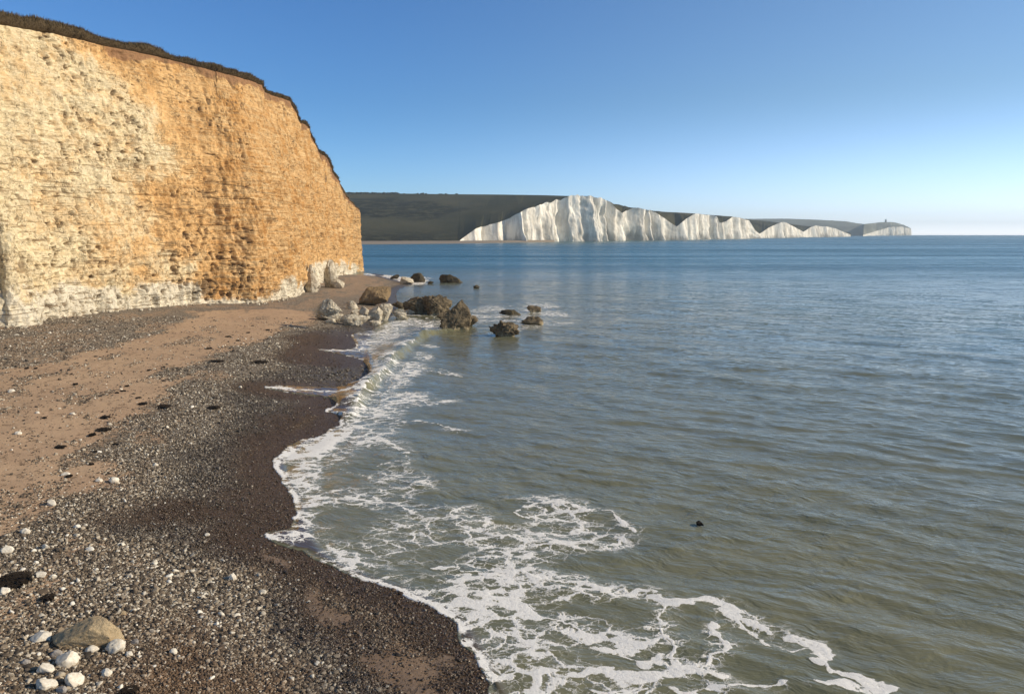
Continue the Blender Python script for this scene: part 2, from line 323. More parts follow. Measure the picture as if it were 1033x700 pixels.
def mat_sea():
    m = M('sea_water'); p = m.pos(); foam = m.attr('foam'); off = m.attr('off'); thin = m.attr('thin'); lace = m.attr('lace')
    big = m.noise(m.mapping(p, (1, .45, 1)), .035, 4, .6)
    mid = m.noise(m.mapping(p, (.5, 1, 1)), .30, 4)
    near = m.mix(m.ramp(mid, .35, .65), (.205, .195, .112), (.172, .170, .102))
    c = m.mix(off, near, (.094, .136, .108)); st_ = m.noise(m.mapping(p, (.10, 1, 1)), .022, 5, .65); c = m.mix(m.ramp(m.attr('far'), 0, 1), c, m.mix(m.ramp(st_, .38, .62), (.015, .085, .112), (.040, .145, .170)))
    c = m.mix(thin, c, (.085, .060, .038))
    # ripples : bump close in, free slope field (unfiltered) further out
    q = m.mapping(p, (1, 1, 1), (0, 0, R(30)))
    warp = m.vadd(q, m.vscale(m.noise(q, .5, 2, .5, 0, 1), 1.3))
    w1 = m.noise(m.mapping(warp, (.6, 1.7, 1)), 1.6, 3, .55); w2 = m.noise(m.mapping(warp, (.75, 1.5, 1)), 5.5, 3, .6); w3 = m.noise(m.mapping(warp, (.6, 1.4, 1)), .33, 2, .5)
    h = m.math('ADD', m.math('MULTIPLY', w1, .125), m.math('MULTIPLY', w2, .035)); h = m.math('ADD', h, m.math('MULTIPLY', w3, .22))
    calm = m.math('MULTIPLY', m.ramp(foam, .0, .6, 1., .5), m.ramp(thin, 0, 1, 1, .4))
    gust = m.ramp(m.noise(m.mapping(p, (.35, 1, 1)), .05, 4, .6), .34, .66, .55, 1.15)
    h = m.math('MULTIPLY', h, m.math('MULTIPLY', calm, gust))
    bmp = m.bump(h, 1., .72)
    sl = m.vadd(m.noise(m.mapping(q, (.7, 1.4, 1)), 2.4, 4, .65, 0, 1), (.5, .5, .5), 'SUBTRACT')
    sl = m.vadd(sl, m.vscale(m.vadd(m.noise(m.mapping(q, (.55, 1.4, 1)), .33, 4, .62, 0, 1), (.5, .5, .5), 'SUBTRACT'), .45))
    gust2 = m.ramp(m.noise(m.mapping(p, (.16, 1, 1)), .028, 5, .62), .35, .65, .35, 1.05)
    sl = m.vadd(m.vscale(sl, m.math('MULTIPLY', m.math('MULTIPLY', gust2, 1.), m.attr('slope'))), (1, 1, 0), 'MULTIPLY')
    nrm = m.n('VectorMath', operation='NORMALIZE'); m.l(m.vadd(bmp, sl), nrm.inputs[0])
    m.set(Base_Color=c, Roughness=m.math('ADD', .10, m.math('MULTIPLY', m.attr('far'), m.ramp(st_, .35, .65, .24, .10))), IOR=1.333, Specular_IOR_Level=.42, Normal=nrm.outputs[0])
    # foam
    fb = m.n('BsdfPrincipled'); fn = m.noise(p, 7, 6, .75)
    fb.inputs['Base Color'].default_value = (.90, .87, .81, 1); fb.inputs['Roughness'].default_value = .85; fb.inputs['Specular IOR Level'].default_value = .2
    d1 = m.vadd(p, m.vscale(m.vadd(m.noise(p, .9, 5, .62, 0, 1), (.5, .5, .5), 'SUBTRACT'), 1.7))
    e1 = m.vor(m.mapping(d1, (.75, 1.1, 1)), 1.05, 'DISTANCE_TO_EDGE'); 
    d2 = m.vadd(p, m.vscale(m.vadd(m.noise(p, 2.4, 4, .6, 0, 1), (.5, .5, .5), 'SUBTRACT'), .7))
    e2 = m.vor(m.mapping(d2, (.8, 1.1, 1)), 3.1, 'DISTANCE_TO_EDGE')
    # cell patterns: thickness of strands grows with density
    t1 = m.math('MULTIPLY', foam, .29); t2 = m.math('MULTIPLY', foam, .25)
    nse = m.noise(p, 1.7, 6, .7)
    s1 = m.math('SUBTRACT', m.math('MULTIPLY', t1, m.ramp(nse, .3, .7, .3, 1.5)), e1)
    s2 = m.math('SUBTRACT', m.math('MULTIPLY', t2, m.ramp(nse, .35, .7, .1, 1.5)), e2)
    s = m.math('MAXIMUM', m.ramp(s1, -.015, .05), m.ramp(s2, -.03, .09, 0, .85))
    s = m.math('MULTIPLY', s, m.ramp(foam, .04, .25))
    solid = m.ramp(m.math('ADD', foam, m.math('MULTIPLY', m.math('SUBTRACT', m.noise(d1, 1.6, 6, .68), .5), 1.5)), .80, 1.02)
    st = m.attr('strand'); e3 = m.vor(m.mapping(d2, (.75, 1.15, 1)), 1.5, 'DISTANCE_TO_EDGE'); st = m.math('SUBTRACT', st, m.ramp(e3, .13, .42, 0, .75)); stm = m.ramp(m.math('ADD', st, m.math('MULTIPLY', m.math('SUBTRACT', m.noise(p, 2.6, 8, .74), .5), 2.1)), .45, .62)
    f = m.math('MAXIMUM', m.math('MAXIMUM', s, solid), stm)
    f = m.math('MULTIPLY', f, m.ramp(fn, .22, .5, .80, 1.), clamp=True)
    fb_b = m.bump(m.math('ADD', m.math('MULTIPLY', fn, .6), f), .7, .06); m.l(fb_b, fb.inputs['Normal'])
    mx = m.n('MixShader'); m.l(f, mx.inputs[0]); m.l(m.b.outputs[0], mx.inputs[1]); m.l(fb.outputs[0], mx.inputs[2]); m.l(mx.outputs[0], m.out.inputs[0])
    return m.m

def mat_far_chalk():
    m = M('far_chalk'); p = m.pos(); n = m.noise(m.mapping(p, (1, 1, .25)), .12, 6, .65); n2 = m.noise(m.mapping(p, (.05, .05, 1)), .35, 4)
    c = m.mix(m.ramp(n, .42, .62), (.86, .81, .70), (.60, .55, .46)); c = m.mix(m.ramp(n2, .5, .7, 0, .3), c, (.55, .52, .46))
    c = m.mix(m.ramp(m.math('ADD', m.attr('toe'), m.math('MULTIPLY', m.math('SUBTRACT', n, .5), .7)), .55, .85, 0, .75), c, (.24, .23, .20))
    return m.set(Base_Color=c, Roughness=.95, Specular_IOR_Level=.1, Normal=m.bump(n, .6, 3.))
def mat_down(name, a, b, c3):
    m = M(name); p = m.pos(); n = m.noise(m.mapping(p, (1, .45, 1)), .006, 6, .6); n2 = m.noise(p, .06, 6, .75)
    c = m.mix(m.ramp(n, .40, .60), a, b); c = m.mix(m.math('MULTIPLY', m.attr('scrub'), m.ramp(n2, .42, .52)), c, c3)
    return m.set(Base_Color=c, Roughness=1., Specular_IOR_Level=0., Normal=m.bump(n2, .5, 3.))

# ------------------------------------------------------------------ SEA
def polar(nth, th0, th1, r0, r1, step_px):
    inv = np.arange(1/r0, 1/r1, -step_px/(H*FPX)); r = np.append(1/inv, r1)
    th = np.linspace(R(th0), R(th1), nth); rr, tt = np.meshgrid(r, th, indexing='ij')
    return rr, tt, rr*np.sin(tt), rr*np.cos(tt)
# strokes / regions of foam, read off the photograph, laid on the water
def wl(px): return chaikin([at_z(u, v)[:2] for u, v in px], 2)
strands = [  # (pixels, half width m, strength)
    ([(526, 512), (550, 507), (574, 507), (593, 520), (616, 518), (636, 532), (641, 541), (620, 550)], .26, 1.),
    ([(523, 515), (545, 525), (580, 523), (600, 519)], .16, .9),
    ([(432, 576), (470, 574), (500, 577), (539, 581), (585, 586), (610, 597), (628, 602), (645, 596), (659, 594), (664, 603), (676, 610), (694, 610), (712, 604), (729, 604), (748, 617), (771, 633), (802, 647), (829, 666), (864, 681), (899, 700)], .28, 1.),
    ([(682, 612), (671, 626), (667, 643), (676, 658), (690, 669), (712, 673), (727, 677)], .18, 1.),
    ([(728, 628), (721, 635), (728, 646), (737, 654), (717, 660), (700, 674)], .15, 1.),
    ([(480, 600), (500, 603), (531, 616), (570, 635), (600, 652), (630, 657), (667, 647)], .40, 1.),
    ([(600, 652), (640, 668), (668, 664)], .3, .9),
    ([(530, 700), (541, 685), (552, 674), (575, 681), (597, 683), (636, 686), (662, 680), (690, 674)], .34, 1.),
    ([(690, 700), (716, 695), (748, 692), (775, 694), (802, 692)], .22, .9),
    ([(738, 613), (760, 640), (778, 652), (806, 654)], .16, .8),
    ([(833, 689), (860, 690), (887, 702)], .22, .9),
    ([(600, 700), (640, 698), (700, 702)], .2, .8),
    ([(500, 545), (520, 538), (535, 548), (560, 552)], .14, .7),
    ([(495, 520), (478, 530), (500, 540)], .15, .7),
    ([(325, 470), (360, 478), (400, 486), (440, 492)], .2, .45),
    ([(398, 374), (430, 374), (462, 379)], .35, .65), ([(380, 412), (420, 412), (455, 404)], .30, .7),
    ([(392, 428), (425, 424), (458, 434)], .30, .65), ([(375, 400), (400, 392), (420, 378)], .4, .6),
    ([(385, 440), (402, 452), (410, 462)], .28, .65), ([(385, 470), (410, 466)], .2, .6),
    ([(370, 277.2), (392, 278), (412, 282), (430, 285.5)], 1.1, .8), ([(404, 286), (420, 287)], .9, .75),
    ([(424, 279.5), (432, 281)], .9, .9),
    ([(385, 335), (400, 330), (440, 327)], .55, .6), ([(400, 320), (432, 322), (445, 318)], .5, .7),
    ([(482, 316), (500, 313), (530, 316), (552, 313)], .5, .55), ([(484, 326), (505, 322), (530, 330), (575, 326)], .5, .55),
    ([(314, 357.5), (345, 357.5), (372, 352)], .35, .75), ([(263, 400), (300, 399), (345, 398), (380, 395)], .30, .9),
    ([(415, 372), (440, 371), (468, 380)], .2, .55),
]
regions = [  # pixels, density, feather m
    ([(345, 432), (300, 447), (275, 465), (298, 505), (297, 540), (320, 566), (400, 596), (440, 600), (400, 578), (352, 556), (335, 520), (322, 490), (320, 465), (345, 445), (370, 430)], .78, .7),
    ([(370, 395), (355, 408), (350, 440), (322, 470), (335, 520), (360, 560), (430, 590), (520, 575), (600, 560), (640, 545), (600, 520), (560, 500), (450, 488), (400, 470), (410, 430), (440, 400), (400, 380)], .33, 1.2),
    ([(440, 590), (455, 622), (480, 660), (497, 705), (570, 705), (600, 680), (560, 640), (520, 612), (490, 592)], .54, .8),
    ([(520, 600), (560, 640), (600, 680), (600, 705), (690, 705), (700, 680), (640, 660), (660, 620), (560, 590)], .08, .9),
    ([(430, 585), (470, 575), (540, 583), (600, 592), (560, 610), (500, 605)], .42, .7),
    ([(352, 405), (370, 385), (400, 360), (425, 345), (440, 350), (430, 375), (405, 395), (378, 420), (350, 440)], .42, .8),
    ([(350, 340), (376, 333), (400, 322), (430, 320), (442, 330), (420, 342), (395, 362), (378, 372), (372, 360)], .30, 1.),
    ([(395, 310), (420, 312), (450, 316), (475, 312), (500, 305), (560, 305), (580, 322), (560, 332), (520, 334), (480, 332), (440, 328), (400, 326)], .22, 1.5),
    ([(740, 612), (800, 640), (850, 672), (830, 672), (780, 652), (740, 632)], .22, .5),
    ([(263, 544), (300, 534), (304, 556), (290, 556)], .42, .3),
    ([(368, 276), (400, 279), (430, 282), (430, 287), (405, 287), (380, 280)], .6, 1.5),
]
def build_sea():
    rr, tt, x, y = polar(1500, -46, 47, 9.0, 7600., 1.0)
    shp = x.shape; n = x.size; x = x.ravel(); y = y.ravel(); r = rr.ravel()
    near = (r < 330) & (y < 250)
    sd = np.full(n, 300., np.float32)
    d = polydist(x[near], y[near], shore_det); ins = inside(x[near], y[near], SEA_DET); sd[near] = np.where(ins, d, -d)
    far_ = ~near; ins2 = inside(x[far_], y[far_], SEA_DET); sd[far_] = np.where(ins2, np.minimum(300, 80.), -50)
    dmn = np.full(n, 80., np.float32); d2 = polydist(x[near], y[near], shore_main); dmn[near] = np.where(inside(x[near], y[near], SEA_MAIN), d2, -d2)
    sd = np.where(near, sd+.16*fbm(x/.9, y/.9, o=4, s=45)+.06, sd)
    # waves: sum of wave trains, shortened near the beach, only the ones the mesh can carry
    spacing = np.maximum(r*(R(93)/1500), r*r/(H*FPX))
    z = np.zeros(n); wr = np.random.default_rng(3)
    wx = x+.8*fbm(x/9, y/9, o=2, s=5); wy = y+.8*fbm(x/9, y/9, o=2, s=6)
    for i in range(46):
        L = .55*(9/.55)**(i/45.); a = R(32)+wr.normal(0, .38); kx, ky = math.sin(a)*2*math.pi/L, math.cos(a)*2*math.pi/L
        amp = .0040*L**.80*(1. if L < 3 else .55)
        f = np.clip(1.6-spacing*3/L, 0, 1)
        ok = f > 0
        ph = kx*wx[ok]+ky*wy[ok]+wr.uniform(0, 6.28); z[ok] += amp*f[ok]*(np.sin(ph)+.25*np.sin(2*ph+.5))
    z *= sm(0, 7, dmn)*.9+.05
    z *= .6+.55*(fbm(x/25, y/25, o=2, s=9)*.5+.5)
    # small breaker running along the shore
    crest = wl([(470, 330), (448, 334), (432, 338), (416, 346), (403, 356), (395, 366), (386, 377), (376, 388), (364, 398), (359, 408), (357, 417), (349, 427)])
    cd, side, par = polydist(x[near], y[near], crest, with_side=True)
    q = np.zeros(n); q[near] = cd*side; pp = np.zeros(n); pp[near] = par
    q += .25*fbm(x/1.7, y/1.7, o=2, s=14)
    sh = np.where(q > 0, np.exp(-(q/.40)**2), np.exp(-(q/2.0)**2))       # + side = shore side, steep
    endf = sm(0, .18, pp)*sm(1., .78, pp)*(.72+.38*vnoise(pp*14, pp*0, s=4)); endf = np.where(near, endf, 0); wh = .62*endf*sh; wh = np.where(near, wh, 0)
    # choppy surge around and foam mounds
    z = z+wh
    foam = np.zeros(n); strand = np.zeros(n)
    nn = near & (dmn > -14)
    xn, yn = x[nn], y[nn]
    xw = xn+.42*fbm(xn/1.1, yn/1.1, o=4, s=21, g=.6); yw = yn+.42*fbm(xn/1.1, yn/1.1, o=4, s=22, g=.6)
    st = np.zeros(xn.size); fo = np.zeros(xn.size)
    for px, wd, sg in strands:
        P = wl(px); dd = np.full(xn.size, 99.); mg_ = wd*8+2; bb = (xn > P[:, 0].min()-mg_) & (xn < P[:, 0].max()+mg_) & (yn > P[:, 1].min()-mg_) & (yn < P[:, 1].max()+mg_); dd[bb] = polydist(xw[bb], yw[bb], P); wv = wd*.62*(1+1.1*fbm(xn/1.3, yn/1.3, o=3, s=len(px)))
        st = np.maximum(st, sg*sm(1.5, .35, dd/np.maximum(wv, .05)))
        fo = np.maximum(fo, .36*sg*np.exp(-(dd/(wd*2.2+.1))**2))
    for px, dn, fe in regions:
        P = np.array([at_z(u, v)[:2] for u, v in px]); dd = np.full(xn.size, -99.); bb = (xn > P[:, 0].min()-3) & (xn < P[:, 0].max()+3) & (yn > P[:, 1].min()-3) & (yn < P[:, 1].max()+3)
        q_ = polydist(xn[bb], yn[bb], P, closed=True); dd[bb] = np.where(inside(xn[bb], yn[bb], P), q_, -q_)
        fo = np.maximum(fo, dn*sm(-fe, fe*.9, dd))
    fo *= .80+.75*fbm(xn/2.1, yn/2.1, o=3, s=41)+.5*fbm(xn/4.5, yn/4.5, o=2, s=42)
    sdn = sd[nn]
    # lip of foam along the very edge of the swash
    edge = np.exp(-((sdn-.10)/.22)**2); edge *= (.42+.75*fbm(xn/2.5, yn/2.5, o=2, s=43))*sm(150, 90, yn)
    st = np.maximum(st, edge)
    # crest of breaker
    cr = np.exp(-((q[nn]+.25)/.6)**2)*endf[nn]
    fo = np.maximum(fo, .8*cr*sm(-.2, .5, fbm(xn/1.5, yn/1.5, o=3, s=51)+.15))
    shad = (q[nn] > .1) & (q[nn] < 1.3); fo = np.where(shad & (endf[nn] > .4), fo*.45, fo)
    foam[nn] = fo; strand[nn] = st
    z += .05*np.clip(foam-.4, 0, 1)+.012*strand
    zz = z.copy(); b = beach_z(x, y)
    zin = np.maximum(zz, b+.022); out = sm(0, -.35, sd)
    zf = np.where(near, np.where(sd > 0, zin, b+.022-.6*out), z)
    zf = np.where(near & (sd <= 0), np.minimum(zf, b+.022-.6*out), zf)
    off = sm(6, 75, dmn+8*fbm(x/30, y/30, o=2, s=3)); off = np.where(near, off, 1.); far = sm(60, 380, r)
    thin = np.where(near, sm(.55, 0., dmn), 0)*sm(.0, .3, np.where(near, sd, 0))
    slope = sm(22, 110, r)*2.1
    keep = (sd.reshape(shp) > -2.5); kf = keep[:-1, :-1] | keep[1:, 1:] | keep[:-1, 1:] | keep[1:, :-1]
    f = grid_faces(*shp, kf)
    v, f, at = prune(np.stack([x, y, zf], 1), f, dict(foam=foam, strand=strand, off=off, far=far, thin=thin, slope=slope))
    o = mesh_obj('sea', v, f[:, ::-1], mat_sea(), attrs=at); tag(o, kind='structure')
_t = time.time(); build_sea(); print('T', 'build_sea()', time.time()-_t)

# ------------------------------------------------------------------ BEACH
sand_polys = [gpoly([(190, 314), (255, 312), (318, 316), (312, 326), (262, 345), (215, 358), (180, 385), (178, 410), (160, 425), (140, 445), (112, 470), (98, 500), (60, 525), (0, 530), (-140, 540), (-140, 420), (0, 372), (70, 362), (135, 342), (175, 326)]),
              gpoly([(-150, 560), (0, 570), (60, 590), (125, 612), (90, 640), (130, 680), (110, 760), (-150, 760)])]
wet_poly = gpoly([(384, 318), (340, 326), (305, 338), (290, 352), (270, 372), (262, 385), (235, 400), (240, 420), (200, 445), (170, 470), (165, 500), (120, 520), (80, 545), (150, 570), (240, 590), (300, 640), (330, 700), (360, 800), (560, 800), (500, 700), (460, 640), (400, 600), (330, 590), (280, 520), (250, 460), (300, 440), (380, 400)])
brown_polys = [gpoly([(250, 430), (340, 405), (345, 425), (290, 450), (270, 470), (290, 520), (260, 540), (170, 545), (110, 535), (130, 515), (200, 505), (240, 480)]),
               gpoly([(240, 552), (300, 560), (400, 600), (450, 640), (480, 700), (520, 800), (420, 800), (400, 700), (330, 620), (270, 580)]),
               gpoly([(150, 640), (260, 650), (330, 700), (300, 800), (120, 800), (120, 690)]), gpoly([(300, 340), (360, 335), (370, 365), (340, 372), (280, 365)])]
foot_poly = gpoly([(-60, 345), (0, 334), (75, 320), (140, 313), (200, 308), (262, 306), (305, 299), (330, 283), (366, 275), (398, 281), (390, 296), (345, 302), (318, 314), (190, 312), (120, 340), (60, 362), (-60, 380)])
def soft(x, y, P, fe):
    d = polydist(x, y, P, closed=True); d = np.where(inside(x, y, P), d, -d); return sm(-fe, fe, d)
def beach_masks(x, y):
    wx = x+1.2*fbm(x/4, y/4, o=3, s=71)+.35*fbm(x/.9, y/.9, o=3, s=75); wy = y+2.2*fbm(x/4, y/4, o=3, s=72)+.5*fbm(x/.9, y/.9, o=3, s=76)
    s = np.maximum(soft(wx, wy, sand_polys[0], 2.3)*.95, soft(wx, wy, sand_polys[1], 2.)*.62)
    wet = np.maximum(soft(wx, wy, wet_poly, 1.5), soft(wx, wy, brown_polys[1], 1.5))
    sd = polydist(x, y, shore_det); wet = np.maximum(wet, .95*sm(3.2, .8, sd))
    br = 0*x
    s = np.maximum(s, .80*soft(wx, wy, gpoly([(236, 553), (300, 562), (385, 596), (440, 625), (470, 668), (500, 720), (440, 720), (400, 670), (340, 622), (280, 585)]), .8)); s = np.maximum(s, .45*soft(wx, wy, gpoly([(150, 655), (230, 640), (290, 690), (310, 760), (130, 760)]), 1.))
    s = np.maximum(s, .47*soft(wx, wy, foot_poly, 2.5)); s = np.maximum(s, .50*sm(.0, .5, fbm(x/3.2, y/4.5, o=4, s=640))*(1-.8*wet))
    for P in brown_polys: br = np.maximum(br, soft(wx, wy, P, 1.3))
    br = np.maximum(br, sm(3., 1., sd)*sm(60, 50, y))
    streak = sm(.25, .55, fbm(x/1.5, y/5., o=3, s=79)); s = s*(1-.45*streak)
    return s, wet*.92, br
def build_beach():
    rr, tt, x, y = polar(1150, -88, 16, 8., 330., 1.05)
    shp = x.shape; x = x.ravel(); y = y.ravel(); r = rr.ravel()
    sd = polydist(x, y, shore_det); sd = np.where(inside(x, y, SEA_DET), -sd, sd)
    s, wet, br = beach_masks(x, y)
    z = beach_z(x, y); f = sm(.0, 2.5, sd)
    z += f*(.035*fbm(x/1.6, y/1.6, o=4, s=81)+.018*(1-s)*fbm(x/.28, y/.28, o=2, s=83)*sm(60, 30, r))
    keep = sd.reshape(shp) > -6; kf = keep[:-1, :-1] | keep[1:, 1:]
    v, f, at = prune(np.stack([x, y, z], 1), grid_faces(*shp, kf), dict(sand=s, wet=wet, brown=br))
    o = mesh_obj('beach', v, f[:, ::-1], MB_, attrs=at); tag(o, kind='structure')
_t = time.time(); build_beach(); print('T', 'build_beach()', time.time()-_t)

_t = time.time()
# ------------------------------------------------------------------ NEAR CLIFF
base_px = [(0, 329), (22, 331), (40, 324), (75, 318), (140, 312), (197, 307), (232, 305.5), (263, 306), (286, 302), (303, 299), (309, 292), (318, 287), (330, 282), (345, 278), (358, 275), (367, 274)]
base = [(-95, -20), (-78, 20), (-63, 45), (-52, 62)]+[ground(u, v)[:2] for u, v in base_px]
lx, ly = base[-1]; base += [(lx-1, ly+7), (lx-7, ly+13), (lx-30, ly+22), (lx-80, ly+26)]
bp = chaikin(base, 2)
def resample(p, n, dens=None):
    d = np.r_[0, np.cumsum(np.hypot(*np.diff(p, axis=0).T))]
    if dens is None: t = np.linspace(0, d[-1], n)
    else:
        wq = np.interp(np.linspace(0, 1, 2000)*d[-1], d, dens); c = np.r_[0, np.cumsum(wq)]; c = c[:-1]/c[-2]
        t = np.interp(np.linspace(0, 1, n), c, np.linspace(0, 1, 2000)*d[-1])
    return np.stack([np.interp(t, d, p[:, 0]), np.interp(t, d, p[:, 1])], 1), t
NC, NR = 1500, 430
dens = np.where((bp[:, 1] > 66) & (bp[:, 1] < 192) & (bp[:, 0] > -50), 1., .18)
cb, cs = resample(bp, NC, dens)
# smooth base for normals and top line
def smooth_curve(c, s, sig):
    out = np.empty_like(c)
    for i in range(len(c)):
        wgt = np.exp(-((s-s[i])/sig)**2); out[i] = (c*wgt[:, None]).sum(0)/wgt.sum()
    return out
ds = np.gradient(cs)
def smc(c, s, sig):
    out = np.empty_like(c)
    for i in range(len(c)):
        wgt = np.exp(-((s-s[i])/sig)**2)*ds; out[i] = (c*wgt[:, None]).sum(0)/wgt.sum()
    return out
cbs = smc(cb, cs, 5.); tg = np.gradient(cbs, axis=0); tg /= np.linalg.norm(tg, axis=1)[:, None]
nrm = np.stack([tg[:, 1], -tg[:, 0]], 1)            # seaward
setb = np.interp(cs/cs[-1], [0, 1], [6, 6]); setb = np.where(cb[:, 1] > 120, 6-5.4*sm(125, 182, cb[:, 1]), setb)
ct = cbs-nrm*setb[:, None]
top_u = [-400, -120, 0, 22, 72, 118, 172, 229, 262, 272, 276, 298, 302, 306, 315, 318, 323, 334, 338, 344, 351, 357, 366, 380]
top_v = [-40, 2, 23, 25, 34, 45, 57, 72, 82, 86, 94, 102, 110, 122, 128, 138, 152, 159, 169, 183, 197, 206, 214, 220]
tu = 516.5+FPX*ct[:, 0]/np.maximum(ct[:, 1], 12)
zt = np.array([at_y(u, v, yy)[2] for u, v, yy in zip(tu, np.interp(tu, top_u, top_v), np.maximum(ct[:, 1], 12))])
zt = np.clip(zt, 8, 45); zt = smc(np.stack([zt, zt], 1), cs, .35)[:, 0]
T = np.linspace(0, 1, NR)[:, None]; S = cs[None, :]
zb = beach_z(cb[:, 0], cb[:, 1])-.6
Z = zb[None]+T*(zt-zb)[None]
Wp = T**1.7
X = cb[None, :, 0]*(1-Wp)+ct[None, :, 0]*Wp; Y = cb[None, :, 1]*(1-Wp)+ct[None, :, 1]*Wp
Hh = Z-zb[None]
u0, v0 = proj(X, Y, Z)
def strata(z, s):      # stepped ledges following the beds
    zz = z+.5*vnoise(s/14, z/30, s=91)+.12*vnoise(s/2.2, z/2, s=92)
    k = np.floor(zz/.85); f = zz/.85-k
    a = _h(k, k*0, k*0, 93); b = _h(k+1, k*0, k*0, 93); return a*(1-sm(.75, 1, f))+b*sm(.75, 1, f), f
st, stf = strata(Z, S+Z*0)
SS = S+0*Z
big = .55*fbm(SS/13, Z/22, o=3, s=101)+.55*fbm(SS/3.6, Z/5, o=4, s=104)
block = .34*(ridged(SS/1.3, Z/2.6, o=4, s=110)-.35)+.22*fbm(SS/.9, Z/3.2, o=3, s=112)
vert = -.22*np.clip(ridged(SS/4.5, Z/20, o=2, s=120)-.72, 0, 1)/.28
ledge = .13*st*(.4+.6*np.clip(fbm(SS/5, Z/4, o=3, s=125)+.5, 0, 1.2))
small = .17*fbm(SS/.45, Z/.45, o=3, s=130)
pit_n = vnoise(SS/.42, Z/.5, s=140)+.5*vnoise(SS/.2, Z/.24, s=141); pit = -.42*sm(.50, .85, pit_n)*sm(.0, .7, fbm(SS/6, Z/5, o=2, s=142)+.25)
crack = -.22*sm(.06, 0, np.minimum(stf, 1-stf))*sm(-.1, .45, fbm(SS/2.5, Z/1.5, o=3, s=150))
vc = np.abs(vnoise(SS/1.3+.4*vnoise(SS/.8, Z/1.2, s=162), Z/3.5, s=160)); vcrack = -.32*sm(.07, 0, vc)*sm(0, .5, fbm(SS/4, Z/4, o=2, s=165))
smoothtop = sm(.55, .9, T)*sm(95, 150, u0)          # sandier, smoother upper part
rough = 1-.5*smoothtop
dc = (Z+.42*SS+.8*vnoise(SS/4, Z/4, s=171))/2.1; dcf = dc-np.floor(dc); crack = crack-.20*sm(.05, 0, np.minimum(dcf, 1-dcf))*smoothtop*sm(.0, .5, fbm(SS/3, Z/2, o=3, s=173))
D = big*(sm(0, .12, T)*.7+.3)+rough*(block+ledge+small+pit+crack+vcrack)+vert
# toe: blocky buttresses and undercuts
toe = sm(4.2, .3, Hh); tn = ridged(SS/3.1, Hh/7, o=3, s=170)
D += toe*(1.5*np.clip(tn-.15, 0, 1)-.55)+sm(1.4, 0, Hh)*.35
# gully near the far end
D -= .9*sm(.5, .9, ridged(SS/6, Z/14, o=2, s=180))*sm(250, 300, u0)*T
D *= 1-.55*sm(.97, 1, T)
gc = D-(.9*fbm(SS/13, Z/22, o=1, s=101))
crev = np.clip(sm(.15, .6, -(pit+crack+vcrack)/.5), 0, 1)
X = X+nrm[None, :, 0]*D; Y = Y+nrm[None, :, 1]*D
Z = Z+.10*fbm(SS/.7, Z/.7, o=2, s=190)*sm(0, .05, T)*(1-sm(.97, 1, T))
# iron staining, from cream on the left to ochre on the right
bnd = np.interp(v0, [0, 30, 60, 100, 150, 200, 250, 300, 340], [60, 85, 125, 155, 186, 192, 190, 196, 210])
stain = sm(-110, 70, u0-bnd+45*fbm(SS/5, Z/3, o=4, s=200)); stain = np.maximum(stain, .22+.2*fbm(SS/7, Z/4, o=3, s=201))
stain *= 1-.35*sm(.35, .1, T)*sm(240, 330, u0)
stain = np.maximum(stain, .40*sm(40, 0, v0-np.interp(u0, top_u, top_v))*sm(20, 90, u0))
stain -= .12*sm(.3, .7, fbm(SS/6, Z/2, o=3, s=210))
stain = stain*(.82+.18*sm(130, 210, v0)*sm(335, 295, u0))
low = sm(5.5, .8, Hh+1.5*fbm(SS/4, Z/3, o=2, s=220))*(1-.6*sm(190, 215, u0)*sm(300, 262, u0)*sm(.3, 1.6, Hh)); low = np.maximum(low, .9*sm(300, 312, u0)*sm(6, 3, Hh)*sm(343, 330, u0))
soil = sm(1.7, .3, (1-T)*(zt-zb)[None]+.7*fbm(SS/2, Z/2, o=3, s=230)); soil = np.maximum(soil, .55*sm(288, 312, u0)*sm(190, 120, v0)*np.clip(.5+fbm(SS/3, Z/4, o=3, s=240), 0, 1))
soil *= .45+.55*sm(60, 160, u0)
cliff_v = np.stack([X, Y, Z], -1).reshape(-1, 3)
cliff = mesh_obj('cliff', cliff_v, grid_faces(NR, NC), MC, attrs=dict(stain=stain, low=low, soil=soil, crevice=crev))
tag(cliff, kind='structure')

# turf on the cliff top
mt = M('cliff_top_turf'); p = mt.pos(); a = mt.noise(p, 1.1, 6, .7); b = mt.noise(p, 7, 5, .7)
M_turf = mt.set(Base_Color=mt.mix(mt.ramp(b, .35, .7), mt.mix(a, (.050, .034, .019), (.105, .075, .042)), (.16, .115, .065)), Roughness=1., Specular_IOR_Level=0., Normal=mt.bump(b, 1., .3))
th_u = [-300, 0, 22, 60, 118, 172, 229, 265, 276, 300, 310, 330, 345, 366]; th_p = [9, 9, 8, 9, 6, 6, 4.5, 4.5, 2.5, 3, 2, 2, 1.5, 1]
ex, ey, ez = X[-1], Y[-1], Z[-1]
thk = np.interp(tu, th_u, th_p)*np.hypot(ex, ey)/FPX*(1+.5*fbm(cs/3, cs*0, o=3, s=300))
rows = []
prof = [(-.5, -.15), (.0, -.05), (.30, .10), (.42, .38), (.30, .7), (-.05, .95), (-.7, 1.05), (-1.8, 1.1), (-4, 1.1), (-9, 1.), (-20, .6), (-50, -1.), (-90, -4)]
for i, (o_, h_) in enumerate(prof):
    wob = .16*fbm(cs/.7, cs*0+i*.7, o=3, s=310)*(1 if i < 9 else 3); o2 = o_*(np.clip(thk, .3, 1.4) if o_ > -1 else 1)+wob
    rows.append(np.stack([ex+nrm[:, 0]*o2, ey+nrm[:, 1]*o2, ez+h_*thk+wob*.5*(1 if i else 0)], -1))
turf_v = np.stack(rows).reshape(-1, 3)
turf = mesh_obj('turf', turf_v, grid_faces(len(prof), NC), M_turf, parent=cliff)
